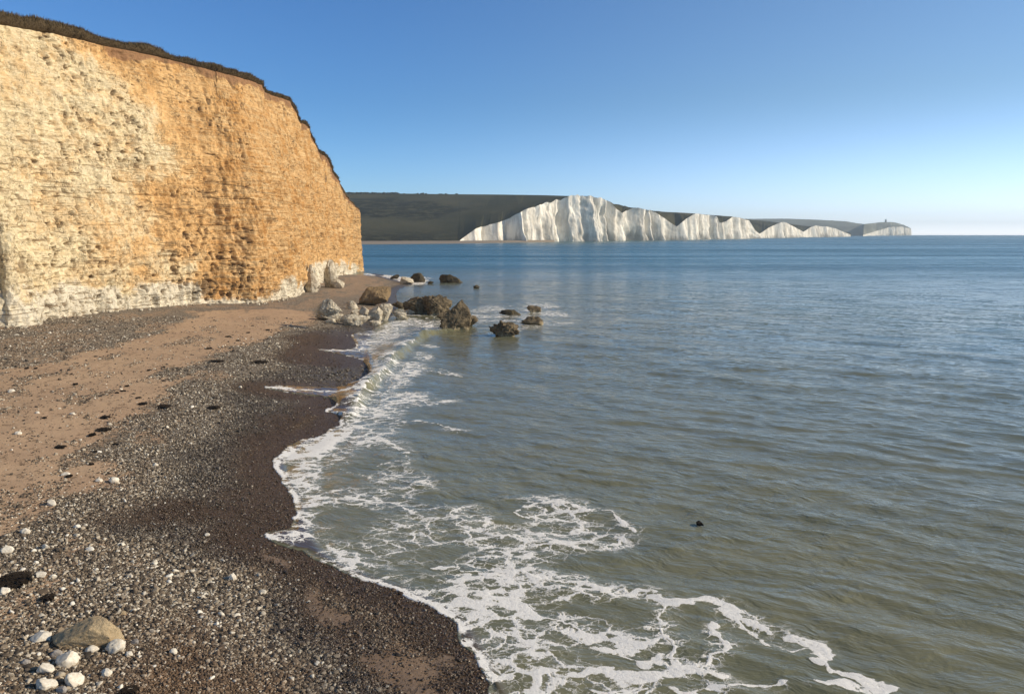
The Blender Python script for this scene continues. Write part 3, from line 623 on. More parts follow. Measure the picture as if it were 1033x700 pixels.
# rank grass and scrub fringe along the lip
def blades(n, P, h0, h1, w_, lean=.5):
    """P: n x 3 roots -> thin three-sided leaf triangles"""
    a = rng.uniform(0, 6.28, n); h = rng.uniform(h0, h1, n); ln = rng.normal(0, lean, (n, 2))*h[:, None]
    dx = np.cos(a)*w_; dy = np.sin(a)*w_
    v = np.stack([P+np.stack([dx, dy, 0*dx], 1), P-np.stack([dx, dy, 0*dx], 1), P+np.stack([ln[:, 0], ln[:, 1], h], 1)], 1).reshape(-1, 3)
    return v, np.arange(3*n).reshape(-1, 3)
vis = np.where((cb[:, 1] > 60) & (cb[:, 1] < 190) & (cb[:, 0] > -60))[0]
nb = 42000; ci = rng.choice(vis, nb); ri = rng.uniform(1.3, 8.6, nb); r0 = ri.astype(int); fr = (ri-r0)[:, None]
RW = np.stack(rows); Pq = RW[r0, ci]*(1-fr)+RW[np.minimum(r0+1, 12), ci]*fr; clump = np.clip(.5+fbm(cs[ci]/2.2, ri, o=2, s=320), .1, 1.4)
v, f = blades(nb, Pq, .10, .38, .04, .7); v = v.reshape(-1, 3, 3); v[:, 2, 2] += (clump-.4)*.14; v = v.reshape(-1, 3)
mg = M('dry_grass'); M_grass = mg.set(Base_Color=mg.mix(mg.noise(mg.pos(), 2.5, 4), (.055, .040, .024), (.19, .14, .075)), Roughness=1., Specular_IOR_Level=0.)
g = mesh_obj('grass_fringe', v, f, M_grass, parent=cliff, smooth=False); g['kind'] = 'stuff'

print('T cliff', time.time()-_t)
# ------------------------------------------------------------------ FAR CLIFFS, HILLS
M_fc = mat_far_chalk()
def dist_at(v): return H*FPX/(v-236.0)
bl_u = [330, 465, 560, 620, 680, 730, 762, 800, 856, 880, 914]; bl_d = [900, 960, 1090, 1210, 1400, 1680, 1950, 2450, 3000, 4700, 5200]
def fd(u): return 1/np.interp(u, bl_u, 1/np.array(bl_d, float))
ctop_u = [463, 470, 480, 490, 500, 515, 525, 545, 560, 575, 590, 605, 615, 622, 626, 635, 645, 655, 665, 675, 681, 690, 700, 710, 721, 724, 730, 737, 745, 753, 760, 764, 772, 780, 787, 795, 803, 808, 814, 820, 830, 840, 850, 856]
ctop_v = [243.5, 238, 231, 228, 225.5, 220, 214, 208, 203, 199, 197.8, 200, 206, 212, 216.5, 210.5, 211, 213, 218.5, 225, 229, 221, 215.6, 217, 219.5, 226, 224, 219, 220, 223, 233, 236, 230.5, 227, 224.3, 227, 231.5, 234, 230, 228, 228.5, 231, 235, 237]
sky_u = [330, 352, 400, 450, 500, 550, 575, 590, 605, 621, 643, 658, 680, 697, 712, 735, 752, 772, 790, 808, 830, 856]
sky_v = [195.5, 196, 196.3, 197, 197.3, 198, 198.8, 199.5, 203, 209.6, 210.4, 214, 214.8, 215.8, 217.2, 218.8, 222, 223.5, 225.5, 228, 230, 237.5]
def far_cliff(us, toplist, name, nr=46, amp=1.):
    d = fd(us); bx = (us-516.5)/FPX*d; by = d/1.; P = np.stack([bx, by], 1)
    s = np.r_[0, np.cumsum(np.hypot(*np.diff(P, axis=0).T))]
    t = np.gradient(P, axis=0); t /= np.linalg.norm(t, axis=1)[:, None]; n = np.stack([t[:, 1], -t[:, 0]], 1)
    topv = np.interp(us, *toplist)
    z = np.maximum(H+(236.0-topv)/FPX*d*1.01, 2.)
    T = np.linspace(0, 1, nr)[:, None]; k = np.clip(z/45, .02, 1.2)[None]
    w1 = s/48.; f1 = np.abs(((w1+.55*vnoise(s/60, s*0, s=401)) % 1)-.35); 
    tri = np.where(((w1+.55*vnoise(s/60, s*0, s=401)) % 1) < .30, ((w1+.55*vnoise(s/60, s*0, s=401)) % 1)/.30, 1-(((w1+.55*vnoise(s/60, s*0, s=401)) % 1)-.30)/.70)
    am = sm(463, 476, us)*.5+.9*np.clip(.5+vnoise(s/90, s*0, s=405), 0, 1)
    flu = 24*(tri-.5)*am+26*fbm(s/70, s*0, o=2, s=402)+16*ridged(s/85, s*0, o=2, s=403)*sm(463, 490, us)
    flu2 = 8*fbm(s/17, s*0, o=3, s=410)
    S = s[None]+0*T; zz = z[None]*T
    D = (flu+flu2)[None]*k*(1-.25*T)+2.6*fbm(S/9, zz/14, o=4, s=420)*k+4*np.abs(fbm(S/30+zz/90, zz/60, o=2, s=421))*k+3*k*(1-T)**3-3*T*k
    D *= amp
    D -= D.mean(1, keepdims=True)*0
    X = bx[None]+n[None, :, 0]*D; Y = by[None]+n[None, :, 1]*D; ut = 516.5+FPX*X[-1]/Y[-1]; z = np.maximum(H+(236.0-np.interp(ut, *toplist))/FPX*Y[-1], 1.5); z = z*(1+.035*fbm(ut/5, ut*0, o=4, s=440)); Zt = z[None]*T-1.+T
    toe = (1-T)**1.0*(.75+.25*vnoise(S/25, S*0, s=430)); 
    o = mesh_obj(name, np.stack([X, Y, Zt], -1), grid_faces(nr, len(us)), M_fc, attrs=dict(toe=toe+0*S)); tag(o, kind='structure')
    return np.stack([X[-1], Y[-1], Zt[-1]], 1)
us = np.arange(463, 856.2, .3); topline = far_cliff(us, (ctop_u, ctop_v), 'far_chalk_cliffs')
M_down = mat_down('downland_grass', (.036, .037, .021), (.064, .058, .033), (.010, .010, .007))  # green-brown grass, with the slope's shade put into the dark albedo
def hill(name, front, us, skyv, back, mat, nr=60, scrub=True):
    d0 = np.hypot(front[:, 0], front[:, 1]); D1 = front[:, 1]+back
    sx = (us-516.5)/FPX*D1; sz = H+(236.0-skyv)/FPX*D1
    rows = []; sc = []
    for i in range(nr):
        t = i/(nr-1)
        x = front[:, 0]*(1-t)+sx*t; y = front[:, 1]*(1-t)+D1*t
        tz = t**.9; z = front[:, 2]*(1-tz)+sz*tz
        ug = np.arange(us[0], us[-1], 1.); zg = np.interp(ug, us, z); kk = np.exp(-np.arange(-45, 46)**2/(2*18.**2)); kk /= kk.sum()
        zs = np.interp(us, ug, np.convolve(np.pad(zg, 45, mode='edge'), kk, 'valid')); w_ = float(sm(0, .3, t)*sm(1, .85, t)); z = z*(1-w_)+np.minimum(zs, z+4)*w_
        z = z+1.6*fbm(x/60, y/60, o=4, s=500)*math.sin(math.pi*t)
        rows.append(np.stack([x, y, z], 1))
        q = fbm(x/170, y/420, o=4, s=510); sc.append(np.clip(sm(-.15, .15, q+.35-abs(t-.50)*2.6), 0, 1)+sm(.22, .02, t)*sm(500, 430, us)*.9)  # scrub patches, plus the shaded flat foot painted in as dark tone
    for kx, kz in ((250, -.12), (700, -.9)):
        rows.append(np.stack([sx*(1+kx/D1), D1+kx, np.maximum(sz*(1+kz), -3)], 1)); sc.append(us*0)
    o = mesh_obj(name, np.stack(rows), grid_faces(len(rows), len(us)), mat, attrs=dict(scrub=np.clip(np.stack(sc), 0, 1))); tag(o, kind='structure'); return o
ul = np.arange(300, 463, .8); fl = np.stack([(ul-516.5)/FPX*fd(ul), fd(ul), 1.+0*ul], 1)
uu = np.r_[ul, us]; fr_ = np.vstack([fl, topline]); bk = np.interp(uu, [300, 463, 560, 600, 700, 856], [520, 520, 380, 300, 420, 500])
hill('hills', fr_, uu, np.interp(uu, sky_u, sky_v), bk, M_down)
# shingle bar across the river mouth, at the foot of the hills
ub = np.arange(300, 560, 1.); mbar = M('far_shingle'); M_bar = mbar.set(Base_Color=mbar.mix(mbar.noise(mbar.pos(), .08, 4), (.32, .25, .18), (.24, .19, .14)), Roughness=1.)
rows = []
wdt = np.interp(ub, [300, 380, 470, 560], [1, 1, .7, .15])
for q, z in ((-1.1, -.5), (-.8, .4), (-.3, 1.9), (.1, 2.4), (.4, 1.2)):
    d = fd(ub)+q*95*wdt-12; rows.append(np.stack([(ub-516.5)/FPX*d, d, 0*d+z], 1))
tag(mesh_obj('far_beach', np.stack(rows), grid_faces(5, len(ub)), M_bar), kind='structure')
# pale outermost headland
M_down2 = mat_down('far_headland_grass', (.20, .20, .16), (.16, .16, .13), (.10, .10, .08))  # pale grassland, lightened further in colour for the distance haze
uh = np.arange(868, 914.6, .3); htop = ([868, 877, 886, 893, 901, 909, 913, 914.6], [237, 234.3, 231.5, 229.5, 228.7, 229, 230.5, 231.5])
ht = far_cliff(uh, htop, 'farthest_headland_cliffs', 20, .7)
far_u = [700, 735, 752, 790, 820, 850, 860, 868, 880, 889, 895, 901, 908, 912, 914.6]; far_v = [221, 221, 221.2, 221, 222, 223.6, 225.4, 226.3, 225, 224.3, 224.3, 225.2, 227.3, 229.2, 231.5]
uf = np.arange(700, 914.7, .5)
ff = []
for u in uf:
    if u >= 868: ff.append((np.interp(u, uh, ht[:, 0]), np.interp(u, uh, ht[:, 1]), np.interp(u, uh, ht[:, 2])))
    else: d = np.interp(u, [700, 868], [3900, 4560]); ff.append(((u-516.5)/FPX*d, d, .5))
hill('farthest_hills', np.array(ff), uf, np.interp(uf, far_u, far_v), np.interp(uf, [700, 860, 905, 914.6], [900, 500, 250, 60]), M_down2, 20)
# wooded skyline on the left: one mass nobody could count
def crowns(pts, rad, name, mat, lab):
    vs, fs = [], []; k = 0
    bm = bmesh.new(); bmesh.ops.create_icosphere(bm, subdivisions=2, radius=1); bv = np.array([v.co[:] for v in bm.verts]); bf = np.array([[v.index for v in f.verts] for f in bm.faces]); bm.free()
    for (x, y, z) in pts:
        r_ = rad*rng.uniform(.6, 1.3); b = bv*(1+.25*rng.normal(0, 1, (len(bv), 1))*.6); vs.append(b*[r_*1.5, r_*1.5, r_]+[x, y, z]); fs.append(bf+k); k += len(bv)
    o = mesh_obj(name, np.vstack(vs), np.vstack(fs), mat, smooth=False); tag(o, lab, 'woodland', kind='stuff'); return o
wu = np.r_[rng.uniform(335, 404, 150), rng.uniform(404, 470, 14)]
mw = M('far_wood'); M_wood = mw.set(Base_Color=(.018, .018, .011), Roughness=1.)
crowns([((u-516.5)/FPX*(fd(u)+515), fd(u)+515+rng.uniform(-12, 12), H+(236-np.interp(u, sky_u, sky_v))/FPX*(fd(u)+515)-.3) for u in wu], 1.5, 'distant_wood', M_wood, 'thin dark line of trees and scrub along the distant hilltop skyline')

# lighthouse on the last headland
def cyl(name, r0, r1, h, z, mat, parent, seg=16):
    bm = bmesh.new(); bmesh.ops.create_cone(bm, cap_ends=True, segments=seg, radius1=r0, radius2=r1, depth=h, matrix=Matrix.Translation((0, 0, z+h/2)))
    me = bpy.data.meshes.new(name); bm.to_mesh(me); bm.free(); me.materials.append(mat); o = bpy.data.objects.new(name, me); COL.objects.link(o); o.parent = parent; return o
ms = M('far_masonry'); M_mas = ms.set(Base_Color=ms.mix(ms.noise(ms.pos(), .8), (.30, .28, .25), (.22, .2, .18)), Roughness=.9)
md = M('lantern_dark'); M_lan = md.set(Base_Color=(.06, .06, .06), Roughness=.4)
lu = 889.5; ld = np.interp(lu, uh, ht[:, 1])+240; lz = H+(236-224.6)/FPX*ld
lh = bpy.data.objects.new('lighthouse', None); COL.objects.link(lh); lh.location = ((lu-516.5)/FPX*ld, ld, lz-2)
tag(lh, 'tiny squat lighthouse on the crest of the farthest pale headland', 'lighthouse')
cyl('tower', 6, 5, 15, 0, M_mas, lh); cyl('gallery', 6.2, 6.2, 1, 15, M_mas, lh); cyl('lantern', 3, 3, 3.4, 16, M_lan, lh); cyl('roof', 3.4, .3, 2, 19.4, M_lan, lh)

print('T far', time.time()-_t)
# ------------------------------------------------------------------ ROCKS
def rock_mesh(seed, dims, sub=5, cuts=9, rough=.16, knob=.6, peak=0, lump=.25):
    rg = np.random.default_rng(seed)
    bm = bmesh.new(); bmesh.ops.create_icosphere(bm, subdivisions=sub, radius=1); v = np.array([q.co[:] for q in bm.verts]); f = np.array([[q.index for q in p.verts] for p in bm.faces]); bm.free()
    n = v/np.linalg.norm(v, axis=1)[:, None]
    d = lump*fbm(n[:, 0]*1.3+seed, n[:, 1]*1.3, n[:, 2]*1.3, o=2, s=seed)+rough*(fbm(n[:, 0]*3.5+seed, n[:, 1]*3.5, n[:, 2]*3.5, o=4, s=seed+3, g=.6))+rough*.5*ridged(n[:, 0]*5, n[:, 1]*5+seed, n[:, 2]*5, o=2, s=seed+9)
    v = v*(1+d)[:, None]
    for _ in range(cuts):                       # flat broken faces
        c = rg.normal(0, 1, 3); c /= np.linalg.norm(c); dd = rg.uniform(.44, .84); q = v@c; v = v-np.clip(q-dd, 0, None)[:, None]*c*.93
    kn = fbm(n[:, 0]*6, n[:, 1]*6+seed, n[:, 2]*6, o=4, s=seed+5, g=.65)+.6*(ridged(n[:, 0]*5, n[:, 1]*5, n[:, 2]*5+seed, o=3, s=seed+6)-.4)
    v = v*(1+knob*rough*kn)[:, None]
    if peak:
        z = np.clip((v[:, 2]+.3)/1.3, 0, 1); v[:, :2] *= (1-.55*peak*z)[:, None]
    v[:, 2] -= v[:, 2].min(); v /= np.array([np.ptp(v[:, 0]), np.ptp(v[:, 1]), v[:, 2].max()]); v[:, 0] -= (v[:, 0].max()+v[:, 0].min())/2
    v[:, 2] = v[:, 2]*1.22-.22
    return v*np.array(dims), f
def rock(name, px, mat, label, cat, seed, depth=1., group=None, rot=None, sub=5, z=None, flip=1, **k):
    """px = (u0, v_top, u1, v_base) footprint read off the photograph; set on the ground there"""
    u0_, vt, u1, vb = px; uc = (u0_+u1)/2
    x, y, zz = ground(uc, vb) if z is None else (*at_z(uc, vb, z)[:2], z)
    zz = max(zz, -.05) if z is None else zz
    r = math.hypot(x, y, ); px2m = math.sqrt(x*x+y*y+(H-zz)**2)/FPX
    wd = (u1-u0_)*px2m*.98; dp = wd*depth*.8
    zt_ = at_y(uc, vt, y+dp*.35)[2]; h = max(zt_-zz, .12)
    v, f = rock_mesh(seed, (wd, dp, h), sub=sub, **k)
    if rot: c, s = math.cos(rot), math.sin(rot); v[:, :2] = v[:, :2]@np.array([[c, s], [-s, c]])
    o = mesh_obj(name, v, f, mat); o.location = (x, y+dp*.42, zz); return tag(o, label, cat, group)
BG = 'boulders at the foot of the cliff'
_b = rock('boulder', (358, 292, 397, 309), M_ochre, 'big tilted ochre boulder leaning over the pale rocks at the water\'s edge', 'boulder', 11, .6, BG, cuts=18, rough=.10, knob=.8, lump=.1); _b.rotation_euler = (0, R(-16), R(8)); _b.location.z += .5
rock('boulder', (315, 301, 345, 317), M_chalk, 'pale wedge shaped rock with a pointed top, leftmost of the boulder cluster', 'boulder', 22, .7, BG, cuts=16, rough=.13, knob=.9, peak=.8, z=2.1)
rock('boulder', (316, 313, 346, 324), M_chalk, 'squarish white chalk block directly under the pointed wedge rock', 'boulder', 23, .6, BG, cuts=20, rough=.13, knob=.9)
rock('boulder', (341, 317, 374, 329), M_chalk, 'long flat white slab lying nearest the camera in the boulder cluster', 'boulder', 24, .5, BG, cuts=12, rough=.13, knob=.9)
rock('boulder', (348, 303, 361, 312), M_chalk, 'small pale pointed rock left of the big ochre boulder', 'boulder', 25, .8, BG, cuts=12, peak=.7, sub=4)
rock('boulder', (360, 309, 373, 321), M_chalk, 'jagged grey white rock beneath the left end of the ochre boulder', 'boulder', 26, .8, BG, cuts=14, rough=.16, sub=4)
rock('boulder', (370, 309, 386, 324), M_chalk, 'broken grey rock between the white slab and the upright pale block', 'boulder', 27, .8, BG, cuts=14, rough=.18, sub=4)
rock('boulder', (381, 306, 397, 324), M_chalk, 'upright pale block with a bright right side by the swash', 'boulder', 28, .7, BG, cuts=20, rough=.13, knob=.9)
rock('boulder', (394, 314, 410, 321), M_chalk, 'low pale rock in the foam right of the upright block', 'boulder', 29, .6, BG, sub=4)
rock('boulder', (394, 304, 411, 311.5), M_weed, 'small olive rock between the ochre boulder and the broad weedy boulder', 'boulder', 30, .7, BG, sub=4)
for _px, _sd, _lb in (((398, 317, 413, 323), 31, 'flat pale rock in the foam just below the broad weedy rock'), ((326, 321, 338, 326.5), 32, 'low chalk lump at the lower left foot of the boulder cluster'), ((352, 312, 364, 318.5), 33, 'small dirty white rock in the middle of the boulder cluster'), ((372, 323, 384, 328.5), 34, 'low wet chalk lump right of the long white slab'), ((407, 311, 420, 317), 35, 'pale low rock under the left half of the broad weedy rock')):
    rock('boulder', _px, M_chalk, _lb, 'boulder', _sd, .7, BG, cuts=14, sub=4, rough=.14)
SG = 'weed covered rocks standing in the sea'
rock('sea_rock', (405, 299, 436, 317), M_weed, 'left half of the broad double topped weedy rock at the shore', 'rock', 41, .8, SG, knob=.65, cuts=8, rough=.2)
rock('sea_rock', (424, 297, 456, 318), M_weed, 'right rounded half of the broad double topped weedy rock, pale at its foot', 'rock', 42, .8, SG, knob=.65, cuts=6, rough=.22)
rock('sea_rock', (440, 315, 455, 323), M_weed, 'low rock ledge between the broad rock and the dark pyramid rock', 'rock', 43, .8, SG, knob=.65, sub=4)
rock('sea_rock', (443, 302, 476, 333), M_weed, 'tall pyramid shaped dark rock, the largest standing in the shallows', 'rock', 44, .8, SG, knob=.65, cuts=12, rough=.17, peak=1.1)
rock('sea_rock', (465, 318, 483, 329), M_weed, 'knobbly low shoulder rock on the right side of the pyramid rock', 'rock', 45, .8, SG, knob=.65, rough=.22, sub=4)
rock('sea_rock', (492, 323, 525, 340), M_weed, 'rounded knobbly weedy rock nearest the camera, right of the pyramid rock', 'rock', 46, .8, SG, knob=.65, rough=.25, peak=.5)
rock('sea_rock', (503, 312, 527, 318), M_dark, 'flat dark rock with a small bump, behind the nearest rounded rock', 'rock', 47, .5, SG, knob=.65, rough=.22, sub=4, peak=.5)
rock('sea_rock', (531, 308, 547, 315), M_weed, 'small weedy rock farthest right of the group, just behind another', 'rock', 48, .7, SG, knob=.65, rough=.2, sub=4)
rock('sea_rock', (524, 319, 549, 328), M_weed, 'low rock with a pale right end, in front of the small rightmost rock', 'rock', 49, .7, SG, knob=.65, rough=.22, sub=4, peak=.6)
rock('sea_rock', (442, 276.5, 467, 285.5), M_dark, 'flat topped dark rock standing alone off the far point', 'rock', 50, .7, SG, knob=.65, cuts=14, sub=4)
rock('sea_rock', (412, 275, 429, 285), M_dark, 'dark rock with foam at its right, at the tip of the far shingle point', 'rock', 51, .7, SG, knob=.65, sub=4)
rock('sea_rock', (403, 279, 417, 286), M_chalk, 'pale rock beside the dark rock at the tip of the far point', 'rock', 52, .7, SG, knob=.65, sub=4)
rock('sea_rock', (393, 277, 403, 281.5), M_dark, 'little dark rock left of the others on the far point', 'rock', 53, .7, SG, knob=.65, sub=4)
rock('sea_rock', (477, 287.5, 484, 291), M_dark, 'tiny dark rock awash alone in open water beyond the pyramid rock', 'rock', 54, .7, SG, knob=.65, sub=3)
rock('sea_rock', (431, 283.5, 438, 286.5), M_dark, 'tiny dark rock just right of the far point', 'rock', 55, .7, SG, knob=.65, sub=3)
# chalk buttresses left standing at the cliff foot
for px, sd_, pk in (((306, 266, 322, 295), 61, .6), ((325, 262, 341, 290), 62, .9), ((331, 282, 347, 291), 63, .2)):
    b = rock('buttress', px, MC if False else M_chalk, None, None, sd_, .9, None, cuts=14, rough=.14, peak=pk, knob=.8)
    b.parent = cliff
# rubble along the foot of the cliff
rb = np.random.default_rng(77); RUB = []
for k in range(60):
    u = rb.uniform(0, 330); v = np.interp(u, [p[0] for p in base_px], [p[1] for p in base_px])+rb.uniform(-.5, 2.2)
    x, y, z = ground(u, v); s_ = rb.uniform(.15, .5)*(1 if u < 200 else .8); RUB.append((x, y, z, s_))
v0_, f0_ = rock_mesh(90, (1, 1, .8), sub=2); proto = mesh_obj('chalk_rubble', v0_, f0_, M_chalk, link=False)
for i, (x, y, z, s_) in enumerate(RUB):
    o = proto if i == 0 else proto.copy(); COL.objects.link(o); o.location = (x, y, z+.02); o.scale = (s_*rb.uniform(.8, 1.6), s_, s_*rb.uniform(.6, 1)); o.rotation_euler = (rb.uniform(-.3, .3), rb.uniform(-.3, .3), rb.uniform(0, 6))
    tag(o, 'small fallen chalk lump lying in the row along the cliff foot', 'stone', 'fallen chalk lumps along the cliff foot')

# foreground stones: (u centre, v base, width px, height px, label, material)
stones = [
    (37, 649, 20, 10, 'flattish pale stone left of the tan boulder', M_white), (114, 659, 19, 15, 'knobbly white chalk stone right of the tan boulder', M_white),
    (91, 659, 13, 8, 'smooth small white stone in front of the tan boulder', M_white), (64, 673, 22, 15, 'largest white chalk lump below the tan boulder', M_white),
    (44, 681, 15, 12, 'egg shaped smooth white stone in the near left corner', M_white), (44, 697, 20, 13, 'rounded white stone with a notch, nearest of the left corner stones', M_white),
    (72, 693, 17, 16, 'angular white stone with pointed foot right of the notched stone', M_white), (55, 663, 11, 8, 'grey round stone tucked between the tan boulder and white lump', M_grey),
    (105, 683, 11, 9, 'blocky cream stone standing alone below the knobbly stone', M_white), (234, 585, 8, 8, 'single round white stone on the dark shingle in mid beach', M_white),
    (113, 487, 11, 7, 'bright white stone at the edge where the sand meets grey shingle', M_white), (51, 511, 9, 9, 'upright white stone on the sand, halfway up at the left', M_white),
    (99, 486, 7, 4, 'small pale stone just left of the bright stone at the shingle edge', M_white), (65, 480, 8, 4, 'flat white stone with dark strands beside it on the sand', M_white),
    (24, 538, 11, 6, 'flat pale stone on the left sand above the dark patch', M_white), (45, 554, 8, 6, 'small pale stone above and right of the dark patch', M_white),
    (5, 558, 12, 9, 'rounded white stone cut by the left edge of the picture, upper', M_white), (39, 582, 11, 5, 'flat white stone at the right end of the dark patch', M_white),
    (2, 600, 11, 7, 'white stone at the left edge below the dark patch', M_white), (10, 396, 8, 4, 'white stone on the upper sand near the left edge', M_white),
    (37, 417.5, 5, 3, 'tiny white stone on open sand left of a matching one', M_white), (72, 418.5, 6, 3, 'tiny white stone with a dark fleck under it', M_white),
    (17, 438.5, 7, 4, 'flat white stone on smooth sand above the pebbly patch', M_white), (242, 391.5, 4, 3, 'small white stone on the dark shingle near the upper swash', M_white),
    (156, 470, 6, 4, 'small white stone on grey shingle in the middle of the beach', M_white), (208, 541, 6, 4, 'small white stone on the brown wet shingle', M_white),
    (174, 660, 8, 7, 'pale round stone alone on the near shingle right of the knobbly stone', M_white), (135, 650, 9, 6, 'flat grey white stone just right of the knobbly chalk stone', M_grey),
    (130, 662, 7, 6, 'small upright white pebble below the flat grey white stone', M_white), (24, 672, 9, 8, 'dull grey stone left of the egg shaped stone', M_grey),
    (60, 700, 10, 7, 'grey stone between the notched and the angular white stones', M_grey), (122, 621, 8, 5, 'small tan stone at the upper right tip of the tan boulder', M_tan),
]
for i, (u, vb, wpx, hpx, lab, mat) in enumerate(stones):
    x, y, z = ground(u, vb); k = math.sqrt(x*x+y*y+(H-z)**2)/FPX
    v, f = rock_mesh(200+i, (wpx*k*.9, wpx*k*.75, hpx*k*.8), sub=4, cuts=2 if 'round' in lab or 'smooth' in lab else 6, rough=.05 if 'smooth' in lab else .10, lump=.12)
    o = mesh_obj('stone', v, f, mat); o.location = (x, y+wpx*k*.3, z-.12*hpx*k); tag(o, lab, 'stone', 'loose stones on the near beach')
rock('boulder', (52, 624, 112, 655), M_tan, 'tan pitted boulder half buried in the near left shingle', 'boulder', 301, .55, None, cuts=12, rough=.06, rot=R(200), lump=.15)

# ------------------------------------------------------------------ DARK STRANDS on the sand
msw = M('dark_strands'); M_sw = msw.set(Base_Color=msw.mix(msw.noise(msw.pos(), 8), (.018, .014, .010), (.04, .028, .018)), Roughness=.6)
def weed(u, v, wpx, hpx, label, seed, zlev=None, n=60, group='dark strands lying on the sand'):
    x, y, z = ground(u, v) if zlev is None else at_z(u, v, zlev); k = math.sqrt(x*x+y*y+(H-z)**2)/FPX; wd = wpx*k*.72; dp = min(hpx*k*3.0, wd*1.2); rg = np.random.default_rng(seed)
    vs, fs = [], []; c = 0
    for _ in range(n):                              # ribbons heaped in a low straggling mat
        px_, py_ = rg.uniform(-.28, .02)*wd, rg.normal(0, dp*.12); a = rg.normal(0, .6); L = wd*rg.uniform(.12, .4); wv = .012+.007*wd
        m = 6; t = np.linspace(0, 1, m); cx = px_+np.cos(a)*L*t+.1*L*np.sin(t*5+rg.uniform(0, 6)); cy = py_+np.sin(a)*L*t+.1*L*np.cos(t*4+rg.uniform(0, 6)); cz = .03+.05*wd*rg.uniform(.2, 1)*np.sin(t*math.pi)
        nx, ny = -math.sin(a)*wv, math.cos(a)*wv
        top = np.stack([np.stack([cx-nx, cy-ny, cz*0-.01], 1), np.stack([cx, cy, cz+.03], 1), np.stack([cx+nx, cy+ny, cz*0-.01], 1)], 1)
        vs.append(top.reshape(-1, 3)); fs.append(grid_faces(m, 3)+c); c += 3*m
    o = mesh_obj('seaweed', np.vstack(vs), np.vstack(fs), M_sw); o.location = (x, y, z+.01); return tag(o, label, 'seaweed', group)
weed(10, 588, 62, 18, 'broad black patch of strands at the left edge among white stones', 1, n=160)
weed(48, 604, 24, 7, 'small dark heap of strands right of the broad black patch', 2)
weed(104, 434, 26, 5, 'long black strand on the middle sand', 3); weed(93, 439, 13, 4, 'short black clump just below the long strand', 4)
weed(165, 411, 30, 4, 'long dark strand where sand meets the grey shingle', 5); weed(144, 408, 18, 3, 'dark strand immediately left of the one at the shingle edge', 6)
weed(218, 365, 28, 4, 'dark streak high on the beach near the cliff', 7); weed(211, 352, 12, 2.5, 'short dark fleck above the high streak', 8)
weed(60, 452, 20, 4, 'black clump on the lower sand by a pebbly patch', 9); weed(106, 421.5, 18, 3, 'dark strand above the long black strand', 10)
weed(70, 481, 11, 4, 'dark clump beside the flat white stone', 11); weed(128, 700, 34, 9, 'dark heap on shingle at the bottom edge', 12, n=90)
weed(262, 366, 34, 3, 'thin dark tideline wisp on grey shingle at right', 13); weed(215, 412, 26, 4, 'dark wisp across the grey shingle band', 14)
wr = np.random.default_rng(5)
SCR = ['dark scrap nearest the grey shingle on the upper sand', 'tiny dark scrap left of a matching one in the middle of the upper sand', 'tiny dark scrap a little below its twin in the middle of the upper sand', 'dark fleck alone on the smooth sand above a white stone', 'short dark fleck just under the long black strand', 'dark scrap above the pair of small flecks', 'dark flake halfway to the high streak on the upper sand', 'dark speck below the left part of the cliff foot shingle', 'dark speck right of another below the cliff foot shingle', 'dark flake between the black clump and the long strand', 'dark flake on the pebbly lower sand above the bright white stone', 'little dark scrap between two flecks on the upper middle sand', 'leftmost dark speck below the cliff foot shingle', 'dark flake touching the left end of the strand at the shingle edge', 'small dark fleck on bare sand left of centre', 'dark wisp on the sand nearest the high streak, toward the cliff', 'upper dark wisp on the far sand toward the boulders', 'dark wisp farthest toward the boulder cluster on the tideline', 'dark wisp lying along the shingle edge below the far sand']
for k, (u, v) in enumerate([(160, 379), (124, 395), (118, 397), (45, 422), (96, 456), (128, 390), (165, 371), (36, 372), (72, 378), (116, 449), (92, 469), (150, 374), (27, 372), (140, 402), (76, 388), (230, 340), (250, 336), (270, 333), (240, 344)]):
    weed(u, v, wr.uniform(6, 13), 2.2, SCR[k], 40+k, n=18, group='small dark scraps on the upper sand')
o = weed(705, 528.5, 14, 4, 'small dark clump of seaweed afloat alone in open water', 99, zlev=.04, n=40, group=None); o.name = 'floating_seaweed'
o['category'] = 'seaweed'

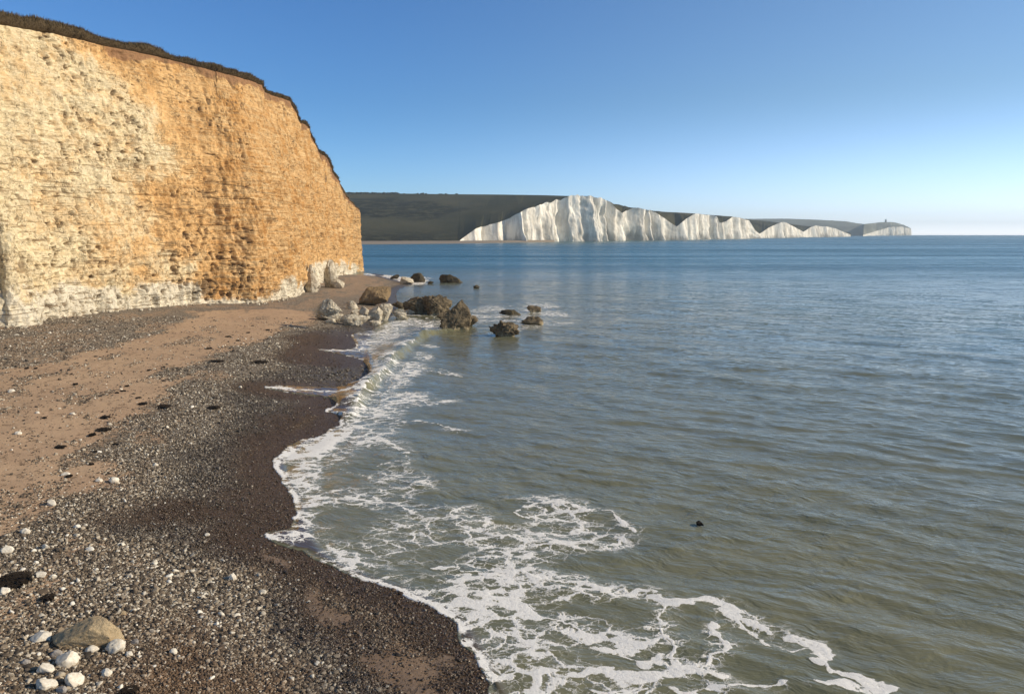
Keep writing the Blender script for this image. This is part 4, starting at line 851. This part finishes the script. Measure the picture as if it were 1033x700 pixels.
# ------------------------------------------------------------------ SHINGLE: thousands of pebbles, uncountable
def build_pebbles():
    n = 560000; r_ = 1/rng.uniform(1/95, 1/15.5, n)**1; th = rng.uniform(R(-42), R(6), n); x = r_*np.sin(th); y = r_*np.cos(th)
    ok = (x < 4) & ~inside(x, y, SEA_DET); x, y, r_ = x[ok], y[ok], r_[ok]
    s, wet, br = beach_masks(x, y); pm = fbm(x/1.2, y/1.6, o=3, s=600)
    prob = (1-sm(.25, .8, s))*.93+.07+.3*sm(.2, .5, pm)*(s > .3); prob *= .55+.45*sm(-.5, .3, pm)
    sdist = polydist(x, y, shore_det); prob *= .35+.65*sm(.3, 2.5, sdist); prob *= 1-.35*br*wet
    k = rng.uniform(size=len(x)) < prob; x, y, r_, s, wet, br, sdist = (a[k] for a in (x, y, r_, s, wet, br, sdist))
    n = len(x); sz = np.clip(rng.lognormal(math.log(.022), .42, n), .011, .09)*(1+.5*sm(28, 80, r_))*(1-.32*br)
    big = (rng.uniform(size=n) < .0007*(1+2.5*sm(-6, -12, x)*sm(38, 20, y))).astype(float); sz = np.where(big > 0, sz*rng.uniform(1.5, 2.3, n), sz)
    z = beach_z(x, y)+.035*fbm(x/1.6, y/1.6, o=4, s=81)*sm(0, 2.5, sdist)+sz*.15
    P = np.stack([x, y, z], 1)
    me = bpy.data.meshes.new('pebbles'); me.vertices.add(n); me.vertices.foreach_set('co', P.astype(np.float32).ravel())
    scl = np.stack([sz*rng.uniform(.9, 1.5, n), sz*rng.uniform(.8, 1.2, n), sz*rng.uniform(.5, .85, n)], 1); rot = np.stack([rng.normal(0, .35, n), rng.normal(0, .35, n), rng.uniform(0, 6.28, n)], 1)
    for nm, a in (('scl', scl), ('rot', rot)): q = me.attributes.new(nm, 'FLOAT_VECTOR', 'POINT'); q.data.foreach_set('vector', a.astype(np.float32).ravel())
    for nm, a in (('pw', wet), ('pb', br), ('pl', big)): q = me.attributes.new(nm, 'FLOAT', 'POINT'); q.data.foreach_set('value', a.astype(np.float32))
    q = me.attributes.new('idx', 'INT', 'POINT'); q.data.foreach_set('value', rng.integers(0, 5, n).astype(np.int32))
    o = bpy.data.objects.new('shingle', me); COL.objects.link(o)
    tag(o, 'loose grey, brown and white flint pebbles covering the beach', 'shingle', kind='stuff')
    mp = mat_pebble(); protos = []
    for i in range(5):
        v, f = rock_mesh(700+i, (2, 2, 2), sub=2, cuts=6, rough=.05, lump=.2); v[:, 2] -= .6; protos.append(mesh_obj('pebble', v, f, mp, link=False, smooth=(i % 2 == 0)))
    ng = bpy.data.node_groups.new('scatter', 'GeometryNodeTree'); ng.interface.new_socket('Geometry', in_out='INPUT', socket_type='NodeSocketGeometry'); ng.interface.new_socket('Geometry', in_out='OUTPUT', socket_type='NodeSocketGeometry')
    N = ng.nodes; gi = N.new('NodeGroupInput'); go = N.new('NodeGroupOutput'); ins = N.new('GeometryNodeInstanceOnPoints'); gt = N.new('GeometryNodeGeometryToInstance')
    for pr in reversed(protos):
        oi = N.new('GeometryNodeObjectInfo'); oi.inputs['Object'].default_value = pr; ng.links.new(oi.outputs['Geometry'], gt.inputs[0])
    ins.inputs['Pick Instance'].default_value = True
    def na(nm, ty):
        a = N.new('GeometryNodeInputNamedAttribute'); a.data_type = ty; a.inputs['Name'].default_value = nm; return a.outputs['Attribute']
    ng.links.new(gi.outputs[0], ins.inputs['Points']); ng.links.new(gt.outputs[0], ins.inputs['Instance']); ng.links.new(na('idx', 'INT'), ins.inputs['Instance Index'])
    ng.links.new(na('rot', 'FLOAT_VECTOR'), ins.inputs['Rotation']); ng.links.new(na('scl', 'FLOAT_VECTOR'), ins.inputs['Scale']); ng.links.new(ins.outputs[0], go.inputs[0])
    md_ = o.modifiers.new('scatter', 'NODES'); md_.node_group = ng; print('pebbles', n)
_t = time.time(); build_pebbles(); print('T', 'build_pebbles()', time.time()-_t)

# ------------------------------------------------------------------ HAZE
bm = bmesh.new(); bmesh.ops.create_cube(bm, size=1); me = bpy.data.meshes.new('haze'); bm.to_mesh(me); bm.free()
hz = bpy.data.objects.new('haze', me); COL.objects.link(hz); hz.scale = (16000, 16000, 124); hz.location = (0, 0, 124/2-5)
mh = bpy.data.materials.new('haze'); mh.use_nodes = True; t = mh.node_tree; t.nodes.remove(t.nodes['Principled BSDF'])
vv = t.nodes.new('ShaderNodeVolumePrincipled'); vv.inputs['Color'].default_value = (.80, .94, 1., 1); vv.inputs['Density'].default_value = .00012; vv.inputs['Anisotropy'].default_value = 0
t.links.new(vv.outputs[0], t.nodes['Material Output'].inputs['Volume']); me.materials.append(mh); tag(hz, 'thin pale sea haze in the air over the far cliffs', 'haze', kind='stuff')
